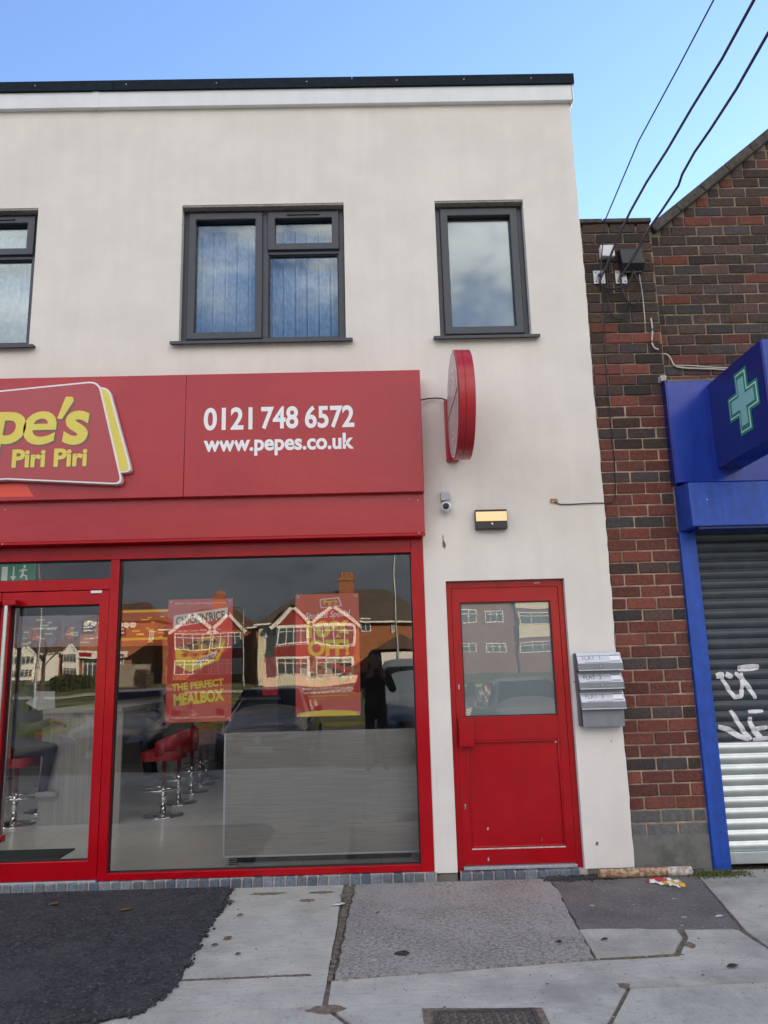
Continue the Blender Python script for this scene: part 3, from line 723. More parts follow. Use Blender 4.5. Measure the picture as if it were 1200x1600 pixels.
# raised logo board
lg = thing('logo_board', 'raised red and yellow logo board with white outline on the shop sign', 'sign board', (-3.2, SY, 3.0))
LYF = SY-.058
def lq(*pts): return [P(px_, py_, LYF) for px_, py_ in pts]
a = lq((155, 594.5), (192.5, 757.5), (10, 749.5), (0, 609.5)); 
xl = -4.62
redp = [a[0], a[1], (a[2][0], a[2][1]), (xl+.15, 2.93), (xl, 3.60)]
yelp = lq((170, 604), (206, 737), (150, 742), (120, 606))
def board(pts, y0, y1, m, name, par, rad): return place(MB().prism(rounded(pts, rad), y0, y1).build(name, m, None, bevel=.003), par)
board(redp, SY-.001, LYF, 'logo_white', 'backing', lg, [.09, .07, 0, .07, .09])
board(yelp, SY-.001, LYF+.006, 'logo_white', 'yellow_backing', lg, [.07, .05, 0, 0])
board(inset(redp, .014), LYF-.002, LYF-.0002, 'logo_red', 'red_face', lg, [.08, .06, 0, .06, .08])
board(inset(yelp, .014), LYF+.004, LYF+.0058, 'logo_yellow', 'yellow_face', lg, [.06, .045, 0, 0])
for nm, m, dx, dz, yy in (('logo_shadow', 'letter_shadow', .014, -.014, LYF-.0025), ('logo_letter', 'logo_yellow', 0, 0, LYF-.0032)):
    for ch, pa, pb, yt, yb in (('P', -118, -64, 624, 697), ('e', -63.5, -15.5, 645, 697), ('p', -13, 37.5, 644, 716), ('e', 38.5, 86.5, 643, 695), ('s', 100, 137.5, 642, 695)):
        x0, z1 = P(pa, yt+(pb-pa)*.009, LYF); x1, z0 = P(pb, yb-(pb-pa)*.009, LYF)
        place(text(nm, ch, m, None, x0+dx, x1+dx, z0+dz, z1+dz, yy, off=.016 if ch == 'e' else .028, shear=.10, thick=.0003), lg)
    ap = rounded([(P(a_, b_, LYF)[0]+dx, P(a_, b_, LYF)[1]+dz) for a_, b_ in ((89.5, 654), (97, 655), (115.5, 627), (114.5, 620), (103, 620))], [.004, .004, .012, .014, .012], 4)
    place(MB().prism(ap, yy-.0003, yy).build(nm, m), lg)
x0, z0 = P(18, 731, LYF); x1, _ = P(137, 700, LYF); _, z1 = P(137, 700, LYF)
for nm, m, dx, dz, yy in (('logo_shadow', 'letter_shadow', .008, -.008, LYF-.0025), ('logo_lettering', 'logo_yellow', 0, 0, LYF-.0032)):
    place(text(nm, "Piri Piri", m, None, x0+dx, x1+dx, z0+dz, z1+dz, yy, off=.035, thick=.0003), lg)

# ================================================================== THINGS ON THE RENDERED WALL
# round projecting sign, seen almost edge on
rs = thing('projecting_sign', 'round red projecting sign seen nearly edge-on above the camera', 'sign', (.68, 0, 3.46))
rc = (.622, -.475, 3.455); rr = .412
place(MB().lathe([(rr-.012, 0), (rr, .004), (rr, .045), (rr-.004, .047), (rr-.004, .052), (rr, .054), (rr, .118), (rr-.012, .122)], rc, 64, 'x').build('drum', 'sign_red', None, smooth=True), rs)
place(MB().lathe([(rr-.030, 0), (rr-.030, -.003)], rc, 64, 'x').build('face', 'disc_face_sheen', None), rs)
rim = MB()
for k_ in range(64):
    a0, a1 = 2*math.pi*k_/64, 2*math.pi*(k_+1)/64
    q = [(rc[0]-.004, rc[1]+math.cos(t)*r2, rc[2]+math.sin(t)*r2) for t in (a0, a1) for r2 in (rr-.028, rr-.018)]
    rim.add([q[0], q[1], q[3], q[2]], [(0, 1, 2, 3)])
place(rim.build('rim_line', 'letter_white'), rs)
for r_in in (.20, .255):      # pale printed rings on the face
    ring_ = MB()
    for k_ in range(40):
        a0, a1 = 2*math.pi*k_/48, 2*math.pi*(k_+1)/48
        q = [(rc[0]-.004, rc[1]+math.cos(t)*r2, rc[2]+math.sin(t)*r2) for t in (a0, a1) for r2 in (r_in, r_in+.012)]
        ring_.add([q[0], q[1], q[3], q[2]], [(0, 1, 2, 3)])
    place(ring_.build('face_print', 'logo_white'), rs)
place(MB().box(rc[0]-.0065, rc[0]-.0035, rc[1]-.40, rc[1]+.40, rc[2]-.002, rc[2]+.002).build('face_joint', 'letter_shadow'), rs)
place(MB().box(.600, .700, -.055, -.001, P(700, 721, -.03)[1], P(697, 626, -.03)[1]).build('wall_bracket', 'sign_red', None, bevel=.004), rs)
place(MB().box(.640, .690, -.12, -.055, 3.28, 3.52).build('mount', 'sign_red', None, bevel=.004), rs)
cb = [PV(657, 625, -.08), PV(668, 623, -.03), PV(680, 622, -.02), PV(690, 622.5, -.03), PV(700, 626, -.05)]
tag(MB().tube(cb, .006, 8).build('sign_cable', 'cable_black', None, smooth=True), 'short black cable from the shop sign to the round sign', 'cable')
# security camera
x, z = P(695, 776, -.03)
sc = thing('security_camera', 'small white security camera under a grey box beside the shutter box', 'security camera', (x, 0, z))
place(MB().box(x-.034, x+.034, -.055, -.001, z-.035, z+.035).build('junction_box', 'grey_plastic', None, bevel=.005), sc)
xc, zc = P(697, 792, -.06)
place(MB().lathe([(.012, .04), (.036, .032), (.046, .010), (.046, -.012), (.036, -.034), (.014, -.044)], (xc, -.05, zc), 20, 'y').build('dome', 'white_plastic', None, smooth=True), sc)
place(MB().lathe([(.026, 0), (.024, -.010), (.008, -.014)], (xc-.004, -.092, zc), 16, 'y').build('lens', 'gasket', None, smooth=True), sc)
# wall lamp with lit lens
x0, z1 = P(742, 797, -.05); x1, z0 = P(793, 826, -.05)
wl = thing('wall_lamp', 'rectangular black wall lamp with warm lit lens above the red flat door', 'lamp', ((x0+x1)/2, 0, z0))
place(MB().box(x0, x1, -.062, -.001, z0, z1).build('housing', 'black_plastic', None, bevel=.004), wl)
place(MB().box(x0+.004, x1-.003, -.069, -.0615, z0+.062, z1-.018).build('lens', 'lens_lit', None, bevel=.002), wl)
place(MB().lathe([(.009, 0), (.008, -.006), (.003, -.009)], ((x0+x1)/2+.005, -.062, z0+.040), 12, 'y').build('sensor', 'white_plastic', None, smooth=True), wl)
# rusty cable clip and stray cable
x, z = P(865, 783)
ct = thing('loose_cable', 'thin dark cable from a rusty clip running to the brick pier', 'cable', (x, 0, z))
place(MB().prism(rounded([(x-.03, z-.014), (x+.034, z-.018), (x+.03, z+.016), (x-.026, z+.018)], .006, 3), -.012, -.0005).build('clip', 'rust', None), ct)
pts = [PV(866, 784, -.014)] + [PV(a, b, -.008) for a, b in ((875, 788), (890, 788), (910, 787), (930, 786), (944, 786))] + [PV(952, 786, .02), PV(960, 782, .02), PV(962, 765, .02)] + [PV(a, b, .02) for a, b in ((960, 720), (956, 680), (951, 620), (947, 570), (944, 510), (942, 470), (940, 440))]
place(MB().tube(pts, .0042, 6).build('cable', 'cable_black', None, smooth=True), ct)
# stains and small marks
for px_, py_, w_, h_ in ((694, 852, .018, .06), (692, 840, .006, .05), (932, 1318, .02, .025), (955, 1158, .010, .006), (897, 1065, .01, .01)):
    x, z = P(px_, py_); r2 = random.Random(px_)
    pts = [(x+math.cos(t*.7)*w_*r2.uniform(.3, 1), z+math.sin(t*.7)*h_*r2.uniform(.3, 1)) for t in range(9)]
    MB().prism(pts, -.0012, -.0002).build('stain', 'dirt_brown', bld)

# three letter boxes
def letterbox(px0, px1, ytop, ybot, n, label, body_extra=0):
    FY = -.125; xa, zt_ = P(px0, ytop, FY); xb, _ = P(px1, ytop, FY); _, zb_ = P((px0+px1)/2, ybot, FY); zt_ = P((px0+px1)/2, ytop+.6, FY)[1]
    t = thing('letter_box', label, 'letter box', ((xa+xb)/2, 0, zb_), 'letter boxes stacked beside the flat door')
    h = zt_-zb_; zl = zb_ + h*.40; zf = zb_+.012
    place(MB().box(xa+.010, xb-.010, -.088, -.001, zb_-.02-body_extra, zt_-.02).build('body', 'mail_grey', None, bevel=.003), t)
    place(MB().prism([(-.002, zt_), (-.070, zt_), (FY+.002, zl), (FY, zf), (-.089, zf), (-.089, zt_-.022), (-.002, zt_-.022)], xa, xb, 'x').build('hood', 'mail_grey', None, bevel=.002), t)
    # pale sloped flap
    s0 = Vector((-.070, zt_)); s1 = Vector((FY+.002, zl)); d = (s1-s0); nrm = Vector((-d.y, d.x)).normalized()*-1
    if nrm.x > 0: nrm = -nrm
    q = [s0+d*.03, s0+d*.97, s0+d*.97+nrm*.0025, s0+d*.03+nrm*.0025]
    place(MB().prism([tuple(v) for v in q], xa+.004, xb-.004, 'x').build('flap', 'mail_light'), t)
    place(MB().box(xa+.002, xb-.002, FY-.006, FY+.004, zf-.008, zf-.0005).build('lip', 'mail_light', None, bevel=.001), t)
    place(MB().lathe([(.0085, 0), (.0085, -.004), (.005, -.009)], ((xa+xb)/2, FY, (zl+zf)/2), 12, 'y').build('lock', 'chrome', None, smooth=True), t)
    def onflap(u, v, off): p = s0+d*v+nrm*off; return (xa+(xb-xa)*u, p.x, p.y)
    lb = MB().add([onflap(.74, .34, .0032), onflap(.95, .34, .0032), onflap(.95, .70, .0032), onflap(.74, .70, .0032)], [(0, 1, 2, 3)])
    place(lb.build('name_card', 'letter_white'), t)
    for k_, (vv, uu0, uu1) in enumerate(((.25, .74, .95), (.80, .74, .95), (.88, .16, .72))):
        place(MB().add([onflap(uu0, vv, .0034), onflap(uu1, vv, .0034), onflap(uu1, vv+.05, .0034), onflap(uu0, vv+.05, .0034)], [(0, 1, 2, 3)]).build('pen_line', 'ink' if k_ < 2 else 'mail_grey'), t)
    vs, fs = text_mesh('FLAT  %d' % n, 0); a, b, c, e = bbox(vs)
    me = bpy.data.meshes.new('handwriting'); me.from_pydata([onflap(.12+(v[0]-a)/(b-a)*.40, .68-(v[1]-c)/(e-c)*.40, .0035) for v in vs], [], fs); me.materials.append(MATS['ink' if n == 2 else 'mail_grey'])
    o = bpy.data.objects.new('handwriting', me); col.objects.link(o); place(o, t)
    place(MB().box(xa-.0025, xa-.0003, -.090, -.002, zb_-.015-body_extra, zt_-.004).build('side_panel', 'mail_side'), t)
letterbox(901.5, 972, 1019, 1048.5, 1, 'grey metal letter box at the top of the stack of three')
letterbox(904, 974, 1050, 1077.5, 2, 'grey metal letter box in the middle of the stack of three')
letterbox(907, 977, 1079.5, 1109, 3, 'grey metal letter box at the bottom of the stack, its lower body showing', .105)

# ================================================================== BRICK PHARMACY BUILDING
ph = thing('pharmacy_building', 'dark red brick building with sloping gable behind the blue shop sign', 'building', (2.4, .2, 0))
PY = .028          # pier face
GYF = .105         # gable wall face
def inst(me, name, x, y, z, rot=None, scale=None):
    o = instance(me, name, (x-2.4, y-.2, z), ph, rot=rot, scale=scale); return o
CH, BL = .0928, .2375
JT = .011
BM = {}
def bm_(kind, lx, sd):
    k_ = (kind, round(lx, 3), sd)
    if k_ not in BM: BM[k_] = brick_mesh('brick', kind, lx, .09, CH-JT, .006, sd)
    return BM[k_]
place(MB().box(1.852, 2.47, PY+.008, .30, .0, 3.6).build('mortar_bed', 'mortar'), ph)
place(MB().box(1.852, 2.47, PY+.011, .30, 3.601, 5.235).build('mortar_bed', 'mortar_dark'), ph)
def lay(x0, x1, zrow, yface, phase, pick, cut=.03, sd0=0, zj=.002):
    """one course; joints at phase + k*BL"""
    k0 = math.floor((x0-phase)/BL); xs_ = x0; k_ = k0+1
    while xs_ < x1-.005:
        xe_ = min(phase+k_*BL, x1); k_ += 1
        if xe_-xs_ < cut: xs_ = xe_; continue
        lx = xe_-xs_-JT
        if lx > .02:
            lxr = round(lx/.03)*.03 if lx < BL-JT-.005 else BL-JT
            o = inst(bm_(pick(rnd), lxr, rnd.randrange(3)), 'brick', (xs_+xe_)/2+rnd.uniform(-.002, .002), yface+.045+rnd.uniform(-.003, .003), zrow+rnd.uniform(-zj, zj), rot=(R(rnd.uniform(-1, 1)), R(rnd.uniform(-.5, .5)), R(rnd.uniform(-.8, .8))), scale=(lx/lxr, 1, 1))
        xs_ = xe_
z0p = .437
for r_i in range(52):
    zc = z0p+CH*(r_i+.5); dark = (r_i % 4 == 3)
    high = max(0, (zc-3.1)/1.6)
    def pick(rn, dark=dark, high=high):
        if zc > 2.85 and rn.random() < min(.93, high*1.05): return 'brick_soot'
        if dark: return 'brick_dark' if rn.random() < .86 else 'brick_soot'
        return 'brick_red' if rn.random() < .94 else 'brick_soot'
    lay(1.856, 2.470 if zc > 2.9 else 2.435, zc, PY, (1.973 if r_i % 2 == 0 else 2.092)+(.012 if zc > 3 else 0), pick)
for r_i in (0, 1):
    lay(1.856, 2.43, z0p-CH*(r_i+.5), PY+.002, 2.092 if r_i == 0 else 1.973, lambda rn: 'brick_plinth')
place(MB().prism([(1.858, .02), (2.43, .02), (2.43, .262), (2.2, .268), (2.0, .262), (1.858, .266)], PY-.006, .2).build('cement_plinth', 'cement'), ph)
# pier cap
zc0 = z0p+CH*52
for i in range(3): place(MB().box(1.845+i*.213, 1.845+i*.213+.205, PY-.018, .30, zc0+.002, zc0+.040).build('cap_tile', 'coping', None, bevel=.006), ph)
# gable wall above the blue sign
xa, za = P(1022, 348, GYF); xb_, zb2 = P(1200, 203, GYF); SL = (zb2-za)/(xb_-xa)
APX = 6.3; APZ = za+SL*(APX-xa)
def slope(x): return za+SL*(x-xa) if x < APX else APZ-SL*(x-APX)
place(MB().prism([(2.44, 3.3), (10.2, 3.3), (10.2, slope(10.2)-.06), (APX, APZ-.06), (2.50, slope(2.50)-.06), (2.44, 5.2)], GYF+.008, .35).build('gable_mortar_bed', 'mortar_dark'), ph)
rowz0 = 4.161-CH*5
outer = MB()
r_i = 0
while True:
    zc = rowz0+CH*(r_i+.5)-.004; 
    if zc > APZ-.2: break
    xl_ = 2.475 if zc < 5.15 else max(2.475, xa+(zc+CH*.5+.075-za)/SL)
    dark = r_i % 2 == 0
    def pickg(rn, dark=dark): return ('brick_dark' if rn.random() < .72 else 'brick_soot') if dark else ('brick_red' if rn.random() < .42 else 'brick_soot')
    if zc > 3.72: lay(xl_, 3.78, zc, GYF, (2.547 if not dark else 2.652)+(.02 if zc > 4.6 else 0), pickg)
    x = 3.785
    xr = 2*APX-xl_
    while x < min(xr, 10.0)-.23:
        if x > xl_: outer.box(x, x+BL-JT, GYF+.001, GYF+.05, zc-(CH-JT)/2, zc+(CH-JT)/2)
        x += BL
    r_i += 1
place(stuff(outer.build('far_bricks', 'brick_soot')), ph)
vd = Vector((1, 0, SL)).normalized(); vn = Vector((-SL, 0, 1)).normalized()
n_t = 16; Lv = math.hypot(APX-xa+.1, APZ-za)/n_t
for i in range(n_t):     # verge of the roof, tile by tile
    p = Vector((xa-.06, 0, slope(xa-.06))) + vd*Lv*i
    q = p+vd*(Lv-.006)
    place(MB().prism([(p.x, p.z), (q.x, q.z), (q.x-vn.x*.085, q.z-vn.z*.085), (p.x-vn.x*.085, p.z-vn.z*.085)], GYF-.055, .4).build('verge_tile', 'coping', None, bevel=.006), ph)
place(MB().prism([(2.47, slope(2.47)-.02), (APX, APZ-.02), (10.2, slope(10.2)-.02), (10.2, 0), (2.47, 0)], .36, 12).build('roof_body', 'roof_tile'), ph)
place(MB().box(6.2, 10.2, .0, .36, 0, 3.3).build('front_wall', 'house_brick_b'), ph)
place(MB().box(2.47, 6.2, .2, .30, 2.5, 3.4).build('front_lintel', 'house_brick_b'), ph)
# patchy lead flashing under the wall over the sign
for i in range(4): place(MB().box(2.455+i*.33, 2.455+i*.33+.325, -.02+.004*(i % 2), GYF+.004, 3.775+.006*(i % 3), 3.80+.008*(i % 2)).build('flashing', 'cement', None, bevel=.004), ph)
# blue shop front
pf = thing('pharmacy_sign', 'long blue sign board over the shuttered pharmacy', 'sign', (3, 0, 2.9))
place(MB().box(2.432, 6.1, -.050, .10, 2.915, 3.770).build('board', 'blue_fascia', None, bevel=.006), pf)
place(MB().box(2.420, 2.4318, -.054, .10, 2.905, 3.775).build('edge_trim', 'blue_sign', None, bevel=.002), pf)
place(MB().box(2.40, 2.45, -.03, .06, 3.785, 3.835).build('bracket', 'pipe_white', None, bevel=.006), pf)
hx = thing('pharmacy_shutter', 'roller shutter painted dark above and bare steel below, with blue post', 'shutter', (3, 0, 0))
place(MB().prism([(.055, 2.525), (-.245, 2.525), (-.245, 2.868), (.055, 2.895)], 2.442, 6.1, 'x').build('box', 'blue_paint', None, bevel=.005), hx)
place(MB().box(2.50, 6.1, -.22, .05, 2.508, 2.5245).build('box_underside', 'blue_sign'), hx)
place(MB().lathe([(.007, 0), (.006, -.004), (.002, -.006)], (2.575, -.245, 2.73), 10, 'y').build('rivet', 'galv'), hx)
place(MB().box(2.432, 2.562, -.004, .13, .006, 2.524).build('post', 'blue_paint', None, bevel=.006), hx)
place(MB().box(6.0, 6.12, -.004, .13, .006, 2.524).build('post', 'blue_paint', None, bevel=.006), hx)
SP = .0782; Z0S = .12; SHY = .075
def slat_y(z):
    u = ((z-Z0S) % SP)/SP
    return SHY-.011*math.sin(math.pi*min(1, u/.86)) if u < .86 else SHY+.004
def slat_mesh(m):
    b = MB(); prof = [0, .12, .25, .38, .5, .62, .74, .86, .90, .96, 1.0]; vs = []
    for u in prof:
        yy = (-.011*math.sin(math.pi*min(1, u/.86))) if u < .86 else (.006 if u < .98 else 0)
        vs += [(0, yy, u*SP), (3.44, yy, u*SP)]
    fs = [(2*i, 2*i+1, 2*i+3, 2*i+2) for i in range(len(prof)-1)]
    me = b.add(vs, fs).mesh('slat', m, True, recalc=False); return me
sm_d, sm_s = slat_mesh('shutter_dark'), slat_mesh('shutter_steel')
zpaint = P(1122, 1160, SHY)[1]
for i in range(31):
    z = Z0S+SP*i; instance(sm_d if z+SP*.5 > zpaint else sm_s, 'slat', (2.563-3, SHY, z), hx)
place(MB().box(2.563, 6.0, SHY-.018, SHY+.01, .035, .118).build('bottom_rail', 'shutter_steel', None, bevel=.004), hx)
# sprayed paint on the shutter
gf = thing('graffiti', 'white spray paint scrawl across the dark part of the shutter', 'graffiti', (2.9, SHY, 1.0))
def gz(X, Y): return P(1060+X/4.207, 1000+Y/4.21, SHY-.012)
strokes = [([(248,238),(300,226)], .024), ([(268,212),(310,290),(345,345),(372,376),(412,370),(422,320),(414,215)], .017), ([(312,222),(356,246)], .022), ([(372,215),(420,252),(470,320),(512,388)], .019), ([(392,188),(532,176)], .026),
           ([(262,570),(330,590),(395,630),(470,655)], .022), ([(345,462),(380,520),(430,600),(482,655)], .019), ([(462,472),(562,466)], .014), ([(470,505),(478,560),(500,590),(588,572)], .020), ([(495,590),(552,658)], .024), ([(492,655),(640,640)], .016), ([(600,470),(640,560),(650,640)], .016)]
for pts, wd_ in strokes:
    q = [Vector(gz(*p)) for p in pts]; fine = []
    for a, b in zip(q, q[1:]):
        n = max(2, int((b-a).length/.008)); fine += [a.lerp(b, i/n) for i in range(n)]
    fine.append(q[-1]); b = MB(); vs = []
    for i, p in enumerate(fine):
        d = (fine[min(i+1, len(fine)-1)]-fine[max(0, i-1)]).normalized(); nr = Vector((-d.y, d.x)); ww = wd_*(.55+.45*math.sin(min(1, (i+1)/len(fine)*1.0)*math.pi)**.5)
        for s_ in (-1, -.5, 0, .5, 1):
            v = p+nr*s_*ww; vs.append((v.x, slat_y(v.y)-.0016, v.y))
    fs = [(5*i+k_, 5*i+k_+1, 5*i+k_+6, 5*i+k_+5) for i in range(len(fine)-1) for k_ in range(4)]
    place(b.add(vs, fs).build('spray_stroke', 'graffiti', None, smooth=True), gf)
# projecting cross sign
cs = thing('pharmacy_cross_sign', 'dark blue projecting box sign with a green cross', 'sign', (2.85, 0, 3.0))
CX = 2.778
place(MB().box(CX, CX+.20, -.92, -.0505, 3.020, 3.742).build('box', 'blue_sign', None, bevel=.006), cs)
place(MB().box(CX+.003, CX+.197, -.935, -.9205, 3.025, 3.738).build('front_trim', 'blue_fascia', None, bevel=.003), cs)
def cross(a, w_): return [(-w_,-a),(w_,-a),(w_,-w_),(a,-w_),(a,w_),(w_,w_),(w_,a),(-w_,a),(-w_,w_),(-a,w_),(-a,-w_),(-w_,-w_)]
cy, cz = -.585, 3.40
for a, w_, m, xx in ((.232, .094, 'cross_green', .004), (.213, .075, 'cross_white', .006), (.203, .065, 'cross_green', .008), (.172, .046, 'cross_pale', .010)):
    place(MB().prism([(cy+p[0], cz+p[1]*1.05) for p in cross(a, w_)], CX-xx, CX-.0005, 'x').build('cross', m), cs)

# ---- boxes and wires on the pier
x0, z1 = P(938, 383, -.03); x1, z0 = P(961, 400, -.03)
tag(MB().box(x0, x1, -.035, PY, z0, z1).build('junction_box', 'white_plastic', None, bevel=.005), 'small white junction box near the top of the brick pier', 'junction box')
x0, z1 = P(971, 387, -.06); x1, z0 = P(1007, 414, -.06)
jb = thing('telecom_box', 'larger black cable box with slanted front on the brick pier', 'junction box', (x0, 0, z0))
place(MB().prism([(PY, z0-.03), (-.02, z0-.03), (-.075, z0+.015), (-.03, z1+.01), (PY, z1+.01)], x0-.008, x1+.004, 'x').build('case', 'black_plastic', None, bevel=.005), jb)
place(MB().box(x0+.01, x1-.012, -.020, .0, z0-.045, z0-.030).build('cable_gland', 'gasket', None), jb)
for (pa, pb, nm, lb) in (((926, 424), (946, 444), 'left', 'square galvanised wire bracket on the pier under the white box'), ((960, 424), (980, 444), 'right', 'square galvanised wire bracket on the pier under the black box')):
    x0, z1 = P(*pa, PY); x1, z0 = P(*pb, PY)
    wb2 = thing('wire_bracket', lb, 'bracket', (x0, 0, z0), 'wire brackets on the brick pier')
    place(MB().box(x0, x1, PY-.012, PY-.001, z0, z1).build('plate', 'galv', None, bevel=.002), wb2)
    place(MB().tube([((x0+x1)/2-.01, PY-.012, (z0+z1)/2+.01), ((x0+x1)/2-.01, PY-.05, (z0+z1)/2+.012), ((x0+x1)/2-.01, PY-.06, (z0+z1)/2-.02)], .007, 8).build('hook', 'black_plastic', None, smooth=True), wb2)
    for dx in (-.03, .03):
        for dz in (-.04, .04): place(MB().lathe([(.006, 0), (.004, -.005)], ((x0+x1)/2+dx, PY-.012, (z0+z1)/2+dz), 8, 'y').build('bolt', 'gasket'), wb2)
POLE = Vector((4.6, -9.4, 8.0))
def wire(a, mids, r, label, end):
    pts = [a]+mids; last = pts[-1]
    for i in range(1, 9):
        t = i/8; p = last.lerp(end, t); p.z -= .25*math.sin(math.pi*t)*.6; pts.append(p)
    tag(MB().tube(pts, r, 7).build('overhead_wire', 'cable_wire', None, smooth=True), label, 'wire', 'overhead wires to the pole')
wire(PV(938, 440, .0), [PV(940, 400, -.05), PV(945, 345, -.2), PV(998, 220, -.75), PV(1060, 105, -1.3), PV(1115, 0, -1.9)], .0055, 'thinnest of three overhead wires, leftmost against the sky', POLE+Vector((-.25, 0, .15)))
wire(PV(940, 432, .0), [PV(948, 415, -.03), PV(965, 372, -.16), PV(985, 330, -.30), PV(1010, 285, -.48), PV(1042, 235, -.70), PV(1080, 170, -.98), PV(1128, 92, -1.4), PV(1178, 0, -1.95)], .0105, 'thick overhead wire, middle one of three against the sky', POLE+Vector((0, 0, 0)))
wire(PV(968, 436, .0), [PV(976, 422, -.03), PV(990, 402, -.1), PV(1014, 357, -.22), PV(1032, 332, -.34), PV(1060, 290, -.52), PV(1066, 272, -.6), PV(1085, 238, -.78), PV(1110, 202, -1.0), PV(1150, 140, -1.4), PV(1200, 52, -1.9)], .0105, 'thick overhead wire, lowest of three, touching the gable slope', POLE+Vector((.25, 0, -.1)))
def loopc(pts, r, m, label, nm='cable_loop', Y=-.0):
    # smooth the polyline
    v = [PV(a, b, c) for a, b, c in pts]
    for _ in range(2):
        q = [v[0]]
        for a, b in zip(v, v[1:]): q += [a.lerp(b, .25), a.lerp(b, .75)]
        v = q+[v[-1]]
    tag(MB().tube(v, r, 7).build(nm, m, None, smooth=True), label, 'cable', 'cables on the brick pier')
loopc([(940, 432, 0), (937, 442, 0), (945, 450, -.02), (960, 452, -.02), (975, 448, -.02), (985, 440, -.02), (990, 422, -.03)], .009, 'cable_black', 'thick black cable looping from the left wire bracket to the black box')
loopc([(970, 436, 0), (972, 455, -.02), (982, 474, -.02), (993, 477, -.02), (1001, 465, -.02), (1001, 445, -.02), (990, 425, -.03)], .009, 'cable_black', 'thick black cable hanging in a loop below the black box')
loopc([(948, 402, 0), (949, 440, 0), (950, 480, .01), (958, 496, .01), (972, 500, .01), (984, 490, .01), (985, 470, .01)], .0045, 'cable_black', 'thin black cable dangling lowest on the brick pier')
loopc([(955, 400, 0), (952, 425, 0), (950, 445, 0), (958, 448, 0)], .005, 'cable_black', 'short cable dropping from the white junction box')
loopc([(998, 418, 0), (999, 430, .01), (1004, 460, .012), (1007, 490, .012), (1008, 505, .012)], .004, 'cable_pale', 'thin pale wire running down from the black box')
loopc([(1017, 497, .012), (1020, 515, .012), (1018, 535, .012), (1022, 544, .012), (1029, 546, .015)], .0065, 'cable_pale', 'thick pale cable curling down the right edge of the pier')
loopc([(1033, 553, .09), (1043, 553, .09), (1049, 562, .09), (1053, 572, .09), (1065, 575, .09), (1095, 576, .09), (1125, 577, .09), (1160, 580, .09)], .0065, 'cable_pale', 'pale cable running along the brickwork above the blue sign')
loopc([(1053, 571, .085), (1080, 571, .085), (1110, 574, .085), (1150, 575, .085)], .005, 'cable_pale', 'thinner pale cable beside the other above the blue sign')

# ================================================================== THINGS ON THE PAVEMENT
pp = thing('pipe_offcut', 'rusty tan pipe with a white end lying against the brick wall', 'pipe', (1.9, -.05, 0))
a, b, c = G(940, 1377), G(1050, 1375), G(1091, 1375)
ya = -.075
place(MB().tube([(a[0], ya-.01, .033), (a[0]+.2, ya-.01, .034), (b[0]+.0, ya, .033)], [.031, .033, .032], 16).build('shaft', 'rust', None, smooth=True), pp)
place(MB().tube([(b[0]+.001, ya, .033), (c[0]-.05, ya, .034), (c[0], ya+.002, .033)], [.0325, .033, .030], 16).build('painted_end', 'pipe_white', None, smooth=True), pp)
cp = thing('crisp_packet', 'crumpled red and white snack packet on the pavement', 'litter', (1.97, -.3, 0))
r2 = random.Random(5)
def crumple(x0, x1, y0, y1, n, m_, h, sd):
    r3 = random.Random(sd); b = MB(); vs = []
    for i in range(n+1):
        for j in range(m_+1):
            u, v = i/n, j/m_; vs.append((x0+(x1-x0)*u+r3.uniform(-.008, .008), y0+(y1-y0)*v+r3.uniform(-.012, .012)+.03*math.sin(u*5), .006+h*r3.random()*math.sin(math.pi*min(1, max(.15, v)))))
    fs = [(i*(m_+1)+j, (i+1)*(m_+1)+j, (i+1)*(m_+1)+j+1, i*(m_+1)+j+1) for i in range(n) for j in range(m_)]
    return b.add(vs, fs)
g = G(1017, 1383); h2 = G(1066, 1384)
for (u0, u1, v0, v1, m, sd) in ((0, .35, -.05, .0, 'paper_white', 1), (.0, .75, -.02, .05, 'packet_red', 2), (.45, 1.0, -.10, -.02, 'packet_yellow', 3), (.6, 1.03, -.05, .03, 'paper_white', 4), (.5, .8, -.13, -.07, 'paper_white', 6)):
    o = crumple(g[0]+(h2[0]-g[0])*u0, g[0]+(h2[0]-g[0])*u1, g[1]+v0+.04, g[1]+v1+.04, 6, 4, .026, sd).build('fold', m); so_ = o.modifiers.new('s', 'SOLIDIFY'); so_.thickness = .0012; place(o, cp)
# drain cover
dg = thing('drain_cover', 'cast iron drain grate in the pavement at the bottom edge', 'drain cover', (.46, -2.4, 0))
place(MB().prism([(.20,-2.19),(.74,-2.225),(.74,-2.66),(.20,-2.66)], -.02, .003, 'z').build('surround', 'dirt_brown'), dg)
fr_ = MB(); 
def frame_xy(b, x0, x1, y0, y1, z0, z1, t):
    b.box(x0, x1, y0, y0+t, z0, z1); b.box(x0, x1, y1-t, y1, z0, z1); b.box(x0, x0+t, y0+t, y1-t, z0, z1); b.box(x1-t, x1, y0+t, y1-t, z0, z1)
frame_xy(fr_, .245, .705, -2.64, -2.232, -.02, .008, .022); place(fr_.build('rim', 'cast_iron'), dg)
place(MB().box(.267, .683, -2.618, -2.254, -.02, .002).build('plate', 'cast_iron'), dg)
stm = brick_mesh('stud', 'cast_iron', .026, .026, .012, .004, 1)
for i in range(11):
    for j in range(9): instance(stm, 'stud', (.287+i*.0376-.46, -2.274-j*.0405+2.4, .004), dg)
dg.location += Vector((-.03, .06, 0))
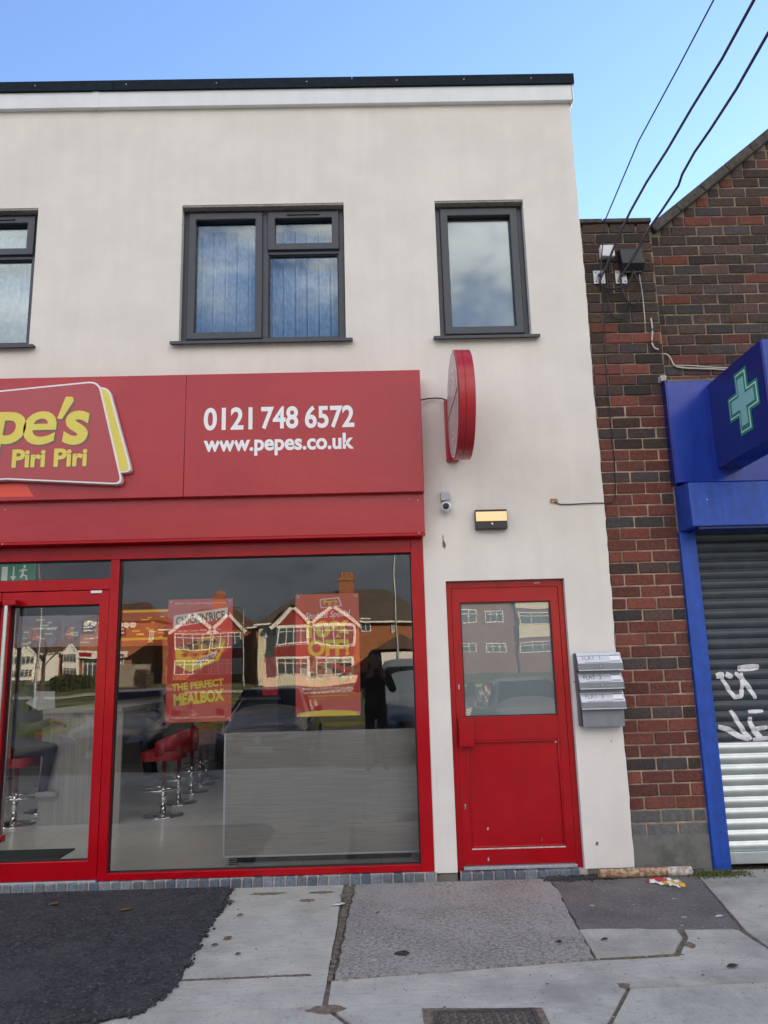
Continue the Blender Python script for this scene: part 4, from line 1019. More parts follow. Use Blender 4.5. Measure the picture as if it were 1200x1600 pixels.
# leaves, twigs and scraps
def leaf(px_, py_, sz, rot, m, label, cat='leaf'):
    x, y = G(px_, py_); b = MB(); n = 7; vs = []
    for i in range(n):
        t = i/(n-1); ww = sz*.32*math.sin(math.pi*t)**.8+.001; zz = .006+.012*math.sin(t*3+rot)*.5+.008*t
        for s_ in (-1, 0, 1):
            u, v = (t-.5)*sz, s_*ww; vs.append((x+u*math.cos(rot)-v*math.sin(rot), y+u*math.sin(rot)+v*math.cos(rot), max(.004, zz)*.6+abs(s_)*.003+(.012 if x < -1.06 else 0)))
    fs = [(3*i+k_, 3*i+k_+1, 3*i+k_+4, 3*i+k_+3) for i in range(n-1) for k_ in range(2)]
    o = b.add(vs, fs).build('leaf', m, None, smooth=True); s3 = o.modifiers.new('s', 'SOLIDIFY'); s3.thickness = .001
    tag(o, label, cat, 'leaves and scraps on the pavement')
leaf(84, 1417, .075, .5, 'leaf_dry', 'dry brown leaf on the black tarmac, nearer the left edge')
leaf(196, 1426, .09, .2, 'leaf_dry', 'dry brown leaf on the black tarmac, nearer the concrete')
leaf(358, 1411, .07, .1, 'leaf_dry', 'orange brown leaf at the corner of the black tarmac')
leaf(356, 1468, .06, .9, 'leaf_dry', 'small brown leaf on the pale slab beside the tarmac edge')
leaf(628, 1492, .09, -.35, 'leaf_dark', 'curled black leaf on the grey gravelly patch')
leaf(372, 1493, .035, .7, 'leaf_dark', 'tiny dark scrap midway on the pale slab')
leaf(375, 1432, .04, .1, 'leaf_dark', 'dark scrap near the top of the pale slab')
leaf(590, 1428, .03, -.7, 'leaf_dark', 'dark scrap near the top of the gravelly patch')
leaf(335, 1479, .04, .1, 'leaf_dark', 'flat dark scrap low on the pale slab')
leaf(945, 1470, .04, -.1, 'leaf_dark', 'dark scrap on the small five-sided slab')
leaf(874, 1473, .045, 1.4, 'leaf_dark', 'dark scrap on the patch beside the small five-sided slab')
leaf(1145, 1512, .06, .1, 'leaf_dark', 'dark scrap on the large slab near the right edge')
leaf(529, 1415, .09, .2, 'paper_white', 'torn white and dark wrapper at the crack beside the gravelly patch', 'litter')
leaf(1124, 1434, .05, .0, 'paper_white', 'small white cigarette end on the right-hand slab', 'litter')
# gum spots and grit specks, too many to count
sk = MB(); r3 = random.Random(77)
for i in range(420):
    x, y = r3.uniform(-1.0, 2.7), r3.uniform(-2.35, -.05); s_ = r3.choice((.003, .004, .005, .007)) 
    sk.lathe([(s_, -.001), (s_*.9, .0012), (s_*.3, .002)], (x, y, .002), 6)
stuff(tag(sk.build('grit_specks', 'concrete'), 'pale and dark grit specks scattered over the pavement', 'grit'))
sk = MB()
for i in range(170):
    x, y = r3.uniform(-1.0, 2.7), r3.uniform(-2.35, -.05); s_ = r3.choice((.002, .003, .003, .004, .007))
    sk.lathe([(s_, -.001), (s_*.9, .001), (s_*.3, .0018)], (x, y, .002), 6)
stuff(tag(sk.build('dark_grit', 'joint_dirt'), 'dark grit and stains scattered over the pavement', 'grit'))
gm = MB()
for i in range(34):
    x, y = r3.uniform(-1.0, 2.7), r3.uniform(-2.35, -.12); n_ = 11; s_ = r3.uniform(.010, .020)
    gm.prism([(x+math.cos(6.283*j/n_)*s_*r3.uniform(.75, 1.1), y+math.sin(6.283*j/n_)*s_*r3.uniform(.75, 1.1)) for j in range(n_)], -.002, .0035, 'z')
stuff(tag(gm.build('gum_spots', 'mortar_grey'), 'flattened pale gum spots dotted over the pavement slabs', 'gum'))
# black crumbs at the foot of the wall by the flat door, rubble under the pier
cm = MB()
for i in range(700):
    t = r3.random(); x = 1.20+t*.55+r3.gauss(0, .03); y = -.03-abs(r3.gauss(0, .055))*(1-.4*t); s_ = r3.uniform(.004, .016)
    cm.lathe([(s_*.6, -.004), (s_, .3*s_), (s_*.4, s_*.9)], (x, y, .003+r3.random()*.012*math.exp(y*15)), 5)
stuff(tag(cm.build('tarmac_crumbs', 'tarmac_new'), 'heap of black tarmac crumbs beside the red flat door', 'rubble'))
rb = MB()
for i in range(90):
    x = r3.uniform(1.86, 2.42); y = -.0-abs(r3.gauss(0, .02)); s_ = r3.uniform(.008, .024)
    rb.lathe([(s_*.6, -.006), (s_, .3*s_), (s_*.4, s_*.8)], (x, y, .006), 6)
stuff(tag(rb.build('rubble', 'cement'), 'broken mortar rubble along the foot of the brick pier', 'rubble'))
# moss and weeds at the foot of the blue post
wd = MB()
for i in range(900):
    x = 2.36+abs(r3.gauss(0, .14))*r3.choice((1, 1, -.6)); y = -.02-abs(r3.gauss(0, .06)); hgt = r3.uniform(.006, .030); a = r3.random()*6.28; w_ = r3.uniform(.003, .006); lean = r3.uniform(-.02, .02)
    dx, dy = math.cos(a)*w_, math.sin(a)*w_
    wd.add([(x-dx, y-dy, .001), (x+dx, y+dy, .001), (x+lean+dx*.4, y+lean*.6, hgt), (x+lean-dx*.4, y+lean*.6, hgt)], [(0, 1, 2, 3)])
stuff(tag(wd.build('weeds', 'weed'), 'low moss and weeds at the foot of the blue shutter post', 'weeds'))

# ================================================================== INSIDE THE SHOP
FZ = .068
fl = struct(MB().box(-7.0, .62, .09, 9.8, -.1, FZ-.004).build('shop_floor', 'gasket'))
TS = .6; tile_me = {}
ix = 0
for i in range(10):
    for j in range(10):
        x0 = -5.4+i*TS; y0 = .12+j*TS
        if y0+TS > 6.2: continue
        if 'a' not in tile_me: tile_me['a'] = MB().box(0, TS-.003, 0, TS-.003, -.01, 0).mesh('tile', 'tile_floor')
        o = instance(tile_me['a'], 'tile', (x0, y0, FZ), fl)
struct(MB().box(-7.0, .62, 6.12, 9.8, FZ-.003, FZ-.0005).build('rear_floor', 'tile_floor'))
struct(MB().box(.42, .62, .25, 9.8, 0, 3.0).build('shop_wall_right', 'wall_inside'))
struct(MB().box(-7.0, .42, 9.6, 9.8, 0, 3.0).build('shop_wall_rear', 'wall_inside'))
struct(MB().box(-7.0, .42, .26, 9.6, 2.86, 2.98).build('shop_ceiling', 'ceiling_inside'))
for i, x in enumerate((-5.2, -3.3, -1.4)):  # glowing panels added out of view to brighten the shop floor
    for j, y in enumerate((1.1, 2.4)):
        cl = thing('added_ceiling_light', ('added glowing panel under the shop ceiling, row by the window, ', 'added glowing panel under the shop ceiling, second row, ')[j]+('left', 'middle', 'right')[i], 'added ceiling light', (x, y, 2.83), 'added light panels in the shop ceiling')
        place(MB().box(x-.31, x+.31, y-.31, y+.31, 2.842, 2.858).build('frame', 'upvc_white'), cl); place(MB().box(x-.29, x+.29, y-.29, y+.29, 2.836, 2.8415).build('diffuser', 'added_panel_glow'), cl)
dm = MB().box(-3.95, -2.62, .20, 1.05, FZ, FZ+.012).build('door_mat', 'doormat', None, bevel=.004); tag(dm, 'dark entrance mat just inside the shop door', 'mat')
# grey panel of the window bench
wp = thing('bench_panel', 'grey wood-grain panel with metal edge inside the shop window', 'panel', (-.45, .3, FZ))
px0, px1, pz0, pz1 = -1.200, .330, .145, 1.050
place(MB().box(px0, px1, .300, .325, pz0, pz1).build('board', 'grey_wood'), wp)
place(MB().box(px0-.014, px0-.0005, .295, .330, pz0-.012, pz1).build('edge_trim', 'alu_trim', None, bevel=.002), wp)
place(MB().box(px0-.014, px1, .295, .330, pz0-.014, pz0-.0005).build('edge_trim', 'alu_trim', None, bevel=.002), wp)
for fx in (-1.135, .27):
    for k_ in range(4): place(MB().box(fx-.03, fx+.03, .29, .34, FZ+.002+k_*.016, FZ+.010+k_*.016).build('foot_block', 'steel'), wp)
    place(MB().box(fx-.028, fx+.028, .296, .334, FZ+.001, pz0-.015).build('foot', 'gasket'), wp)
place(MB().box(px0+.02, px1, .40, .86, .44, .50).build('bench_seat', 'red_vinyl', None, bevel=.02), wp)
place(MB().box(px0+.05, px1-.05, .42, .80, FZ, .438).build('bench_base', 'gasket'), wp)
# tall communal table
ta_ = thing('bar_table', 'tall grey wood bar table with a panel at its end', 'table', (-3.05, 2.2, FZ))
place(MB().box(-3.44, -2.625, 2.19, 2.225, FZ, 1.150).build('end_panel', 'grey_wood_v'), ta_)
place(MB().box(-3.44, -2.625, 2.17, 5.9, 1.151, 1.195).build('top', 'grey_wood', None, bevel=.004), ta_)
place(MB().box(-3.44, -2.625, 5.83, 5.865, FZ, 1.150).build('end_panel', 'grey_wood_v'), ta_)
# stools
def stool(x, y, label, proto=[]):
    parts = []
    t = thing('bar_stool', label, 'stool', (x, y, FZ), 'red bar stools along the tall table')
    if not proto:
        b = MB().lathe([(.205, 0), (.215, .004), (.21, .014), (.10, .026), (.034, .036)], (0, 0, 0), 36)
        proto.append(('base', b.mesh('base', 'chrome', True)))
        proto.append(('column', MB().lathe([(.032, .03), (.032, .34), (.024, .342), (.024, .575)], (0, 0, 0), 18).mesh('column', 'chrome', True)))
        ring = MB(); ring.tube([(.17*math.cos(a), .17*math.sin(a)-.05, .27) for a in [2*math.pi*i/28 for i in range(29)]], .011, 8, False)
        ring.tube([(0, 0, .275), (0, .1, .27)], .011, 8); proto.append(('footrest', ring.mesh('footrest', 'chrome', True)))
        s = MB().prism(rounded([(-.235, -.20), (.235, -.20), (.235, .20), (-.235, .20)], .10, 6), .575, .665, 'z')
        proto.append(('seat', s.mesh('seat', 'red_vinyl', False)))
        bk = MB(); vs = []; n = 18
        for i in range(n+1):
            a = R(-100+200*i/n)
            for (r2_, z2_) in ((.235, .62), (.245, .84), (.215, .84), (.205, .62)): vs.append((r2_*math.sin(a)*1.02, r2_*math.cos(a)*.95, z2_-.08*abs(a/R(100))**3*(z2_ > .7)))
        fs = []
        for i in range(n):
            for k_ in range(4): fs.append((4*i+k_, 4*i+(k_+1) % 4, 4*i+4+(k_+1) % 4, 4*i+4+k_))
        fs += [(0, 1, 2, 3), (4*n+3, 4*n+2, 4*n+1, 4*n)]
        proto.append(('backrest', bk.add(vs, fs).mesh('backrest', 'red_vinyl', True)))
    for nm, me in proto:
        o = bpy.data.objects.new(nm, me); col.objects.link(o); o.parent = t
    return t
for i, y in enumerate((2.52, 3.30, 4.10, 4.75, 5.35)):
    s = stool(-2.27-.04*i, y, ('red bar stool nearest the window on the right side of the tall table', 'second red bar stool on the right side of the tall table', 'third red bar stool on the right side of the tall table', 'fourth red bar stool on the right side of the tall table', 'farthest red bar stool on the right side of the tall table')[i]); s.rotation_euler.z = R(-90)
for i, y in enumerate((2.25, 3.0, 3.8)):
    s = stool(-3.70, y, ('red bar stool seen through the shop door, nearest on the left side', 'second red bar stool on the left side of the tall table', 'third red bar stool on the left side of the tall table')[i]); s.rotation_euler.z = R(90)
# counter, menu boards, fridge, exit sign
ctn = thing('counter', 'dark serving counter at the back of the shop', 'counter', (-3.6, 7.6, FZ))
place(MB().box(-6.6, -1.7, 7.5, 8.2, FZ, 1.05).build('body', 'wall_inside'), ctn)
place(MB().box(-6.65, -1.65, 7.45, 8.25, 1.051, 1.10).build('worktop', 'grey_wood', None, bevel=.005), ctn)
MY = 7.6
for (pa, pb, m, lab) in (((192, 953), (268, 1008), 'menu_lit', 'lit red and gold menu board seen beside the poster'), ((30, 963), (98, 1010), 'menu_pale', 'pale lit menu board seen through the door, left one'), ((100, 962), (172, 1009), 'menu_pale', 'pale lit menu board seen through the door, right one')):
    x0, z1 = P(*pa, MY); x1, z0 = P(*pb, MY)
    mbd = thing('menu_board', lab, 'menu board', ((x0+x1)/2, MY, z0), 'menu boards over the counter')
    place(MB().box(x0, x1, MY, MY+.06, z0, z1).build('screen', m), mbd)
    r4 = random.Random(int(pa[0]))
    if m == 'menu_lit':
        place(MB().box(x0, x1, MY-.006, MY-.001, z1-.05, z1-.01).build('gold_band', 'menu_gold'), mbd)
        place(MB().box(x0, x1, MY-.006, MY-.001, z0+.10, z0+.14).build('gold_band', 'menu_gold'), mbd)
    for k_ in range(14):
        xx = r4.uniform(x0+.04, x1-.2); zz = r4.uniform(z0+.04, z1-.08); place(MB().box(xx, xx+r4.uniform(.05, .16), MY-.008, MY-.0015, zz, zz+.022).build('menu_item', 'menu_gold' if m == 'menu_lit' else 'exit_white'), mbd)
FR = 9.0
x0, z1 = P(399, 1016, FR); x1, _ = P(436, 1016, FR)
frd = thing('drinks_fridge', 'tall black drinks fridge with glowing red front at the back', 'fridge', ((x0+x1)/2, FR, FZ))
place(MB().box(x0, x1, FR, FR+.5, FZ, z1).build('cabinet', 'black_plastic', None, bevel=.01), frd)
place(MB().box(x0+.14, x1-.015, FR-.02, FR-.001, FZ+.2, z1-.14).build('door', 'fridge_red', None, bevel=.008), frd)
for k_ in range(4):
    aa = MB(); cx_ = (x0+.14+x1-.015)/2; cz_ = z1-.62
    aa.tube([(cx_+math.cos(t)*(.06+.03*k_), FR-.024, cz_+math.sin(t)*(.12+.09*k_)) for t in [i/14*math.pi for i in range(15)]], .006, 6)
    place(aa.build('swirl', 'tail_red', None, smooth=True), frd)
x0, z1 = P(0, 884, .55); x1, z0 = P(52, 908, .55)
ex = thing('exit_sign', 'green running-man exit sign hanging inside above the shop door', 'exit sign', ((x0+x1)/2, .55, z0))
x0 -= .12
place(MB().box(x0, x1, .55, .585, z0-.03, z1+.02).build('panel', 'exit_green', None, bevel=.003), ex)
ey = .548
place(MB().box(x0+.14, x0+.19, ey-.001, ey+.001, z0+.0, z1-.01).build('door_symbol', 'exit_white'), ex)
ac = x0+.24; aw = MB(); aw.prism([(ac-.006, z0+.04), (ac+.006, z0+.04), (ac+.006, z1-.01), (ac-.006, z1-.01)], ey-.001, ey+.001); aw.prism([(ac-.025, z0+.045), (ac+.025, z0+.045), (ac, z0+.005)], ey-.0012, ey+.0012)
place(aw.build('arrow', 'exit_white'), ex)
mn = MB(); mc = x0+.305
mn.tube([(mc, ey, z0+.03), (mc+.012, ey, z0+.06), (mc+.02, ey, z1-.03)], .009, 6); mn.tube([(mc+.012, ey, z0+.055), (mc+.045, ey, z0+.045), (mc+.05, ey, z0+.01)], .007, 6); mn.tube([(mc+.018, ey, z1-.035), (mc+.05, ey, z1-.045)], .006, 6); mn.tube([(mc+.018, ey, z1-.035), (mc-.015, ey, z1-.05)], .006, 6)
mn.lathe([(.004, -.012), (.012, 0), (.004, .012)], (mc+.026, ey, z1-.012), 10)
place(mn.build('running_figure', 'exit_white', None, smooth=True), ex)
# paper notice stuck low on the door glass, seen as a pale shape
ntc = MB().prism([P(40, 1098, .056), P(57, 1088, .056), P(57, 1080, .056), P(86, 1080, .056), P(86, 1106, .056), P(60, 1110, .056)], .0535, .0545).build('sticker', 'grey_plastic'); tag(ntc, 'pale bluish sticker on the inside of the shop door glass', 'sticker')

# ================================================================== POSTERS
def poster(corners, label):
    x0, x1, z0, z1 = corners; y = .062
    t = thing('poster', label, 'poster', ((x0+x1)/2, y, z0), 'posters in the shop window')
    place(MB().box(x0, x1, y, y+.002, z0, z1).build('sheet', 'poster_red'), t)
    for sx, sz in ((x0+.022, z0+.022), (x1-.022, z0+.022), (x0+.022, z1-.022), (x1-.022, z1-.022)):
        place(MB().lathe([(.011, 0), (.010, -.004), (.004, -.005)], (sx, y, sz), 12, 'y').build('suction_disc', 'grey_plastic', None, smooth=True), t)
    W, H = x1-x0, z1-z0
    def U(u, v): return (x0+W*u, z0+H*v)
    def flat(pts, m, lay=1, nm='print', rad=0): 
        q = [U(*p) for p in pts]; q = rounded(q, rad, 4) if rad else q
        return place(MB().prism(q, y-.0004*lay, y-.0004*lay+.0003).build(nm, m), t)
    def tx(s, m, u0, u1, v0, v1, lay=2, rot=0, off=.02, shear=0): return place(text('lettering', s, m, None, *[U(u0, 0)[0], U(u1, 0)[0], U(0, v0)[1], U(0, v1)[1]], y-.0004*lay, off=off, shear=shear, rot=rot), t)
    def blob(u, v, ru, rv, m, lay, sd):
        r5 = random.Random(sd); n = 14; flat([(u+math.cos(2*math.pi*i/n)*ru*r5.uniform(.7, 1.1), v+math.sin(2*math.pi*i/n)*rv*r5.uniform(.7, 1.1)) for i in range(n)], m, lay, 'food_print')
    return t, flat, tx, blob
t, flat, tx, blob = poster((-1.622, -1.118, 1.158, 2.092), 'red window poster with white label and yellow meal box picture')
tx("PEPE'S GRILLED COLLECTIONS", 'poster_white', .10, .90, .958, .972, off=.0)
tx("PEPE'S GRILLED COLLECTIONS", 'poster_white', .10, .90, .028, .042, off=.0)
flat([(.085, .765), (.92, .835), (.925, .925), (.09, .865)], 'poster_white', 1, 'label_print', .012)
tx("CHICK'N'RICE", 'poster_dark', .125, .885, .805, .880, 2, R(6.5), .03)
tx('Piri Piri Tender Strips with Rice', 'poster_white', .17, .82, .728, .748, 2, R(2), .02)
flat([(.13, .60), (.40, .50), (.88, .56), (.88, .665), (.62, .69), (.15, .605)], 'poster_gold', 1)
flat([(.12, .605), (.15, .46), (.36, .40), (.80, .49), (.90, .66), (.42, .515)], 'poster_yellow', 2)
r6 = random.Random(3)
for i in range(26): blob(r6.uniform(.24, .80), .585+r6.uniform(-.05, .06), r6.uniform(.03, .07), r6.uniform(.012, .024), r6.choice(('food_brown', 'food_orange', 'food_orange', 'food_char', 'food_brown')), 3+i % 5, 40+i)
flat([(.43, .445), (.76, .53), (.77, .57), (.45, .495)], 'poster_white', 9, 'label_print', .006)
tx("CHICK'N'RICE", 'poster_dark', .46, .75, .485, .525, 10, R(14), .03)
flat([(.12, .605), (.42, .505), (.90, .655), (.90, .665), (.42, .52), (.12, .615)], 'poster_gold', 9)
tx('THE PERFECT', 'poster_yellow', .09, .88, .265, .325, 2, R(5), .04)
tx('MEALBOX', 'poster_yellow', .12, .89, .145, .245, 2, R(5), .05)
t, flat, tx, blob = poster((-.626, -.130, 1.172, 2.108), 'red window poster with large yellow discount lettering')
flat([(.38, .955), (.69, .970), (.735, .895), (.40, .880)], 'poster_white', 1, 'logo_print', .008)
flat([(.395, .947), (.675, .961), (.717, .900), (.412, .887)], 'poster_red', 2, 'logo_print', .008)
tx("Pepe's", 'poster_yellow', .44, .66, .905, .950, 3, R(3), .05, .1)
tx('Student Special', 'poster_white', .15, .87, .785, .855, 2, R(3), .012, .35)
tx('10%', 'poster_yellow', .17, .84, .635, .775, 2, 0, .045)
tx('OFF!', 'poster_yellow', .19, .84, .485, .620, 2, 0, .045)
for i in range(40):
    u = r6.uniform(.10, .92); blob(u, .36+r6.uniform(-.075, .11)*(1-.5*abs(u-.5)), r6.uniform(.03, .085), r6.uniform(.012, .034), r6.choice(('food_brown', 'food_orange', 'food_cream', 'food_orange', 'food_cream', 'food_brown')), 3+i % 6, 90+i)
blob(.80, .45, .11, .035, 'food_cream', 9, 5); blob(.80, .41, .11, .015, 'food_char', 10, 6); blob(.62, .46, .09, .03, 'food_cream', 9, 7)
for i in range(6): flat([(.66+.03*i, .31), (.68+.03*i, .305), (.70+.028*i, .27), (.685+.028*i, .265)], 'food_brown', 9)
for i in range(5): flat([(.22+.05*i, .31), (.26+.05*i, .305), (.23+.05*i, .25), (.20+.05*i, .255)], 'food_orange', 9)
tx('Present your Student ID when you place', 'poster_white', .11, .88, .212, .236, 2, R(1), .02)
tx('your order to receive 10% OFF your bill.', 'poster_white', .12, .87, .180, .204, 2, R(1), .02)
flat([(.19, .160), (.82, .163), (.82, .170), (.19, .167)], 'poster_gold', 1)
flat([(.02, .005), (.98, .005), (.98, .028), (.82, .043), (.5, .052), (.18, .043), (.02, .028)], 'poster_yellow', 1)

# ================================================================== PEOPLE
def figure(name, label, caps, rules, extra=None, vox=.013):
    """one continuous body: tapered limbs fused by voxel remeshing; rules(v)->material index"""
    b = MB()
    for c in caps: b.capsule(*c)
    me = b.mesh('body', None); tmp = bpy.data.objects.new('tmp', me); col.objects.link(tmp)
    rm = tmp.modifiers.new('r', 'REMESH'); rm.mode = 'VOXEL'; rm.voxel_size = vox
    smm = tmp.modifiers.new('s', 'SMOOTH'); smm.iterations = 5; smm.factor = .5
    bpy.context.view_layer.update()
    nm = bpy.data.meshes.new_from_object(tmp.evaluated_get(bpy.context.evaluated_depsgraph_get())); bpy.data.objects.remove(tmp)
    mats, fn = rules
    for m in mats: nm.materials.append(MATS[m])
    for p in nm.polygons: p.material_index = fn(p.center); p.use_smooth = True
    nm.name = 'body'
    cx = sum(v.co.x for v in nm.vertices)/len(nm.vertices); cy_ = sum(v.co.y for v in nm.vertices)/len(nm.vertices); cz_ = min(v.co.z for v in nm.vertices)
    t = thing(name, label, 'person', (cx, cy_, cz_))
    o = bpy.data.objects.new('body', nm); col.objects.link(o); place(o, t)
    if extra: extra(t)
    return t
def head_caps(h, fwd, r=.098):
    """skull, jaw, nose, ears for a head centred at h, looking along fwd"""
    h = Vector(h); f = Vector(fwd).normalized(); s = f.cross(Vector((0, 0, 1))).normalized(); u = Vector((0, 0, 1))
    c = [(h+u*.03-f*.01, h+u*.02+f*.015, r*.92, r*.88), (h-u*.05+f*.03, h-u*.085+f*.05, r*.68, r*.45), (h-u*.005+f*.095, h-u*.025+f*.112, .012, .016)]
    for q in (-1, 1): c.append((h+s*q*.088-u*.02, h+s*q*.092+u*.015, .014, .017))
    return c
def hand_caps(wr, d, side, curl):
    """palm, four fingers with two bends, and a thumb; d = pointing direction, side = thumb side, curl = towards the object"""
    wr = Vector(wr); d = Vector(d).normalized(); s = Vector(side).normalized(); c = Vector(curl).normalized(); out = []
    pc = wr+d*.045
    out.append((wr, pc+d*.03, .024, .026)); out.append((pc+s*.018, pc+d*.035-s*.022, .020, .020))
    for i, L_ in enumerate((.066, .074, .070, .056)):
        b0 = wr+d*.088+s*(.030-.020*i); b1 = b0+d*L_*.5+c*.010; b2 = b1+d*L_*.22+c*L_*.33; b3 = b2+c*L_*.28-d*.004
        out += [(b0, b1, .0095, .009), (b1, b2, .009, .0085), (b2, b3, .0085, .008)]
    t0 = wr+d*.028+s*.030; t1 = t0+s*.028+d*.022; t2 = t1+d*.026+c*.014
    out += [(t0, t1, .012, .0105), (t1, t2, .0105, .009)]
    return out
# photographer, standing behind the camera and mirrored in the window
PHX, PHY, GZ = -.03, -6.42, .0
sh_l, sh_r = Vector((PHX-.185, PHY, 1.42)), Vector((PHX+.185, PHY, 1.42))
el_l, el_r = Vector((PHX-.27, PHY+.10, 1.20)), Vector((PHX+.27, PHY+.10, 1.20))
wr_l, wr_r = Vector((-.085, -6.14, 1.43)), Vector((.085, -6.14, 1.43))
caps = [((PHX, PHY-.01, .92), (PHX, PHY-.01, 1.12), .175, .165), ((PHX, PHY, 1.12), (PHX, PHY-.01, 1.36), .165, .17), ((PHX-.12, PHY, 1.38), (PHX+.12, PHY, 1.38), .105, .105), ((PHX, PHY, 1.42), (PHX, PHY+.02, 1.56), .07, .06),
        (sh_l, el_l, .078, .062), (el_l, wr_l, .058, .042), (sh_r, el_r, .078, .062), (el_r, wr_r, .058, .042)]
for q in (-1, 1):
    caps += [((PHX+q*.09, PHY, .92), (PHX+q*.11, PHY+.01, .50), .098, .068), ((PHX+q*.11, PHY+.01, .50), (PHX+q*.12, PHY-.02, .09), .062, .045), ((PHX+q*.12, PHY-.03, .052), (PHX+q*.14, PHY+.15, .042), .045, .036)]
caps += head_caps((PHX, PHY+.03, 1.66), (0, 1, -.05))
caps += hand_caps(wr_l, (.05, .45, .85), (1, .2, 0), (.6, .1, .1)) + hand_caps(wr_r, (-.05, .45, .85), (-1, .2, 0), (-.6, .1, .1))
def ph_rule(c):
    if c.z > 1.545 and abs(c.x-PHX) < .13: return 1
    if c.y > -6.155 and c.z > 1.40: return 1
    return 2 if c.z < .80 else 0
def ph_extra(t):
    h = MB(); h.capsule((PHX, PHY-.01, 1.72), (PHX, PHY-.03, 1.66), .105, .11, 16); h.capsule((PHX-.05, PHY-.05, 1.62), (PHX-.07, PHY-.04, 1.46), .065, .05, 12); h.capsule((PHX+.05, PHY-.05, 1.62), (PHX+.07, PHY-.04, 1.46), .065, .05, 12)
    place(stuff(h.build('hair', 'hair_dark', None, smooth=True)), t)
    for q in (-1, 1): place(MB().lathe([(.004, -.006), (.012, 0), (.004, .008)], (PHX+q*.034, PHY+.118, 1.665), 10, 'y').build('eye', 'gasket', None, smooth=True), t)
    place(MB().capsule((PHX-.022, PHY+.118, 1.595), (PHX+.022, PHY+.118, 1.595), .007, .007, 8).build('mouth', 'packet_red', None, smooth=True), t)
figure('person', 'person in a dark coat photographing the shop, mirrored in the window', caps, (('coat_black', 'skin', 'trouser'), ph_rule), ph_extra)
phn = thing('phone', 'dark phone held up by the mirrored photographer', 'phone', (0, -6.05, 1.44))
place(MB().prism(rounded([(-.037, 1.455), (.037, 1.455), (.037, 1.535), (-.037, 1.535)], .008, 4), -6.052, -6.044).build('body', 'black_plastic', None, bevel=.002), phn)
# two customers on stools
def sitter(x, y, face, coat, label, lean=.06, skin='skin_brown'):
    f = Vector((face, 0, 0)); s = Vector((0, 1, 0)); zs = FZ+.68
    hip = Vector((x, y, zs+.08)); ch = hip+f*lean+Vector((0, 0, .42)); hd = ch+f*.05+Vector((0, 0, .29))
    c = [(hip, hip+Vector((0, 0, .18))+f*lean*.4, .155, .145), (hip+Vector((0, 0, .18))+f*lean*.4, ch, .145, .160), (ch-s*.12+Vector((0, 0, .03)), ch+s*.12+Vector((0, 0, .03)), .095, .095), (ch, hd-Vector((0, 0, .08)), .06, .055)]
    for q in (-1, 1):
        shd = ch+s*q*.185+Vector((0, 0, .02)); elb = shd+f*.10+Vector((0, 0, -.27)); wrs = elb+f*.24+Vector((0, 0, .09))-s*q*.06
        c += [(shd, elb, .070, .056), (elb, wrs, .052, .036)]
        kn = hip+s*q*.12+f*.40+Vector((0, 0, -.02)); an = kn+f*-.06+Vector((0, 0, -.40))
        c += [(hip+s*q*.085, kn, .092, .068), (kn, an, .060, .042), (an+Vector((0, 0, -.035))-f*.03, an+Vector((0, 0, -.045))+f*.12, .042, .034)]
        c += hand_caps(wrs, f+Vector((0, 0, -.2)), -s*q, Vector((0, 0, -1)))
    c += head_caps(hd, f+Vector((0, -.15, -.15)))
    az = FZ+.40
    def rule(cn):
        if cn.z > hd.z-.09: return 1
        if (cn-hip).dot(f) > .39 and cn.z > zs+.12: return 1
        if cn.z < FZ+.335: return 3
        if cn.z < zs+.09 and (cn-hip).dot(f) > .02 or cn.z < zs: return 2
        return 0
    def extra(t):
        h = MB(); h.capsule(hd+Vector((0, 0, .055))-f*.025, hd+Vector((0, 0, .03))-f*.035, .096, .10, 14); place(h.build('hair', 'hair_dark', None, smooth=True), t)
    figure('person', label, c, ((coat, skin, 'trouser', 'shoe_white'), rule), extra, .014)
sitter(-3.72, 2.25, 1, 'coat_teal', 'customer in a dark teal jacket seated on a stool behind the shop door')
sitter(-2.29, 3.30, -1, 'coat_purple', 'customer in dark purple seated on a stool behind the meal box poster')

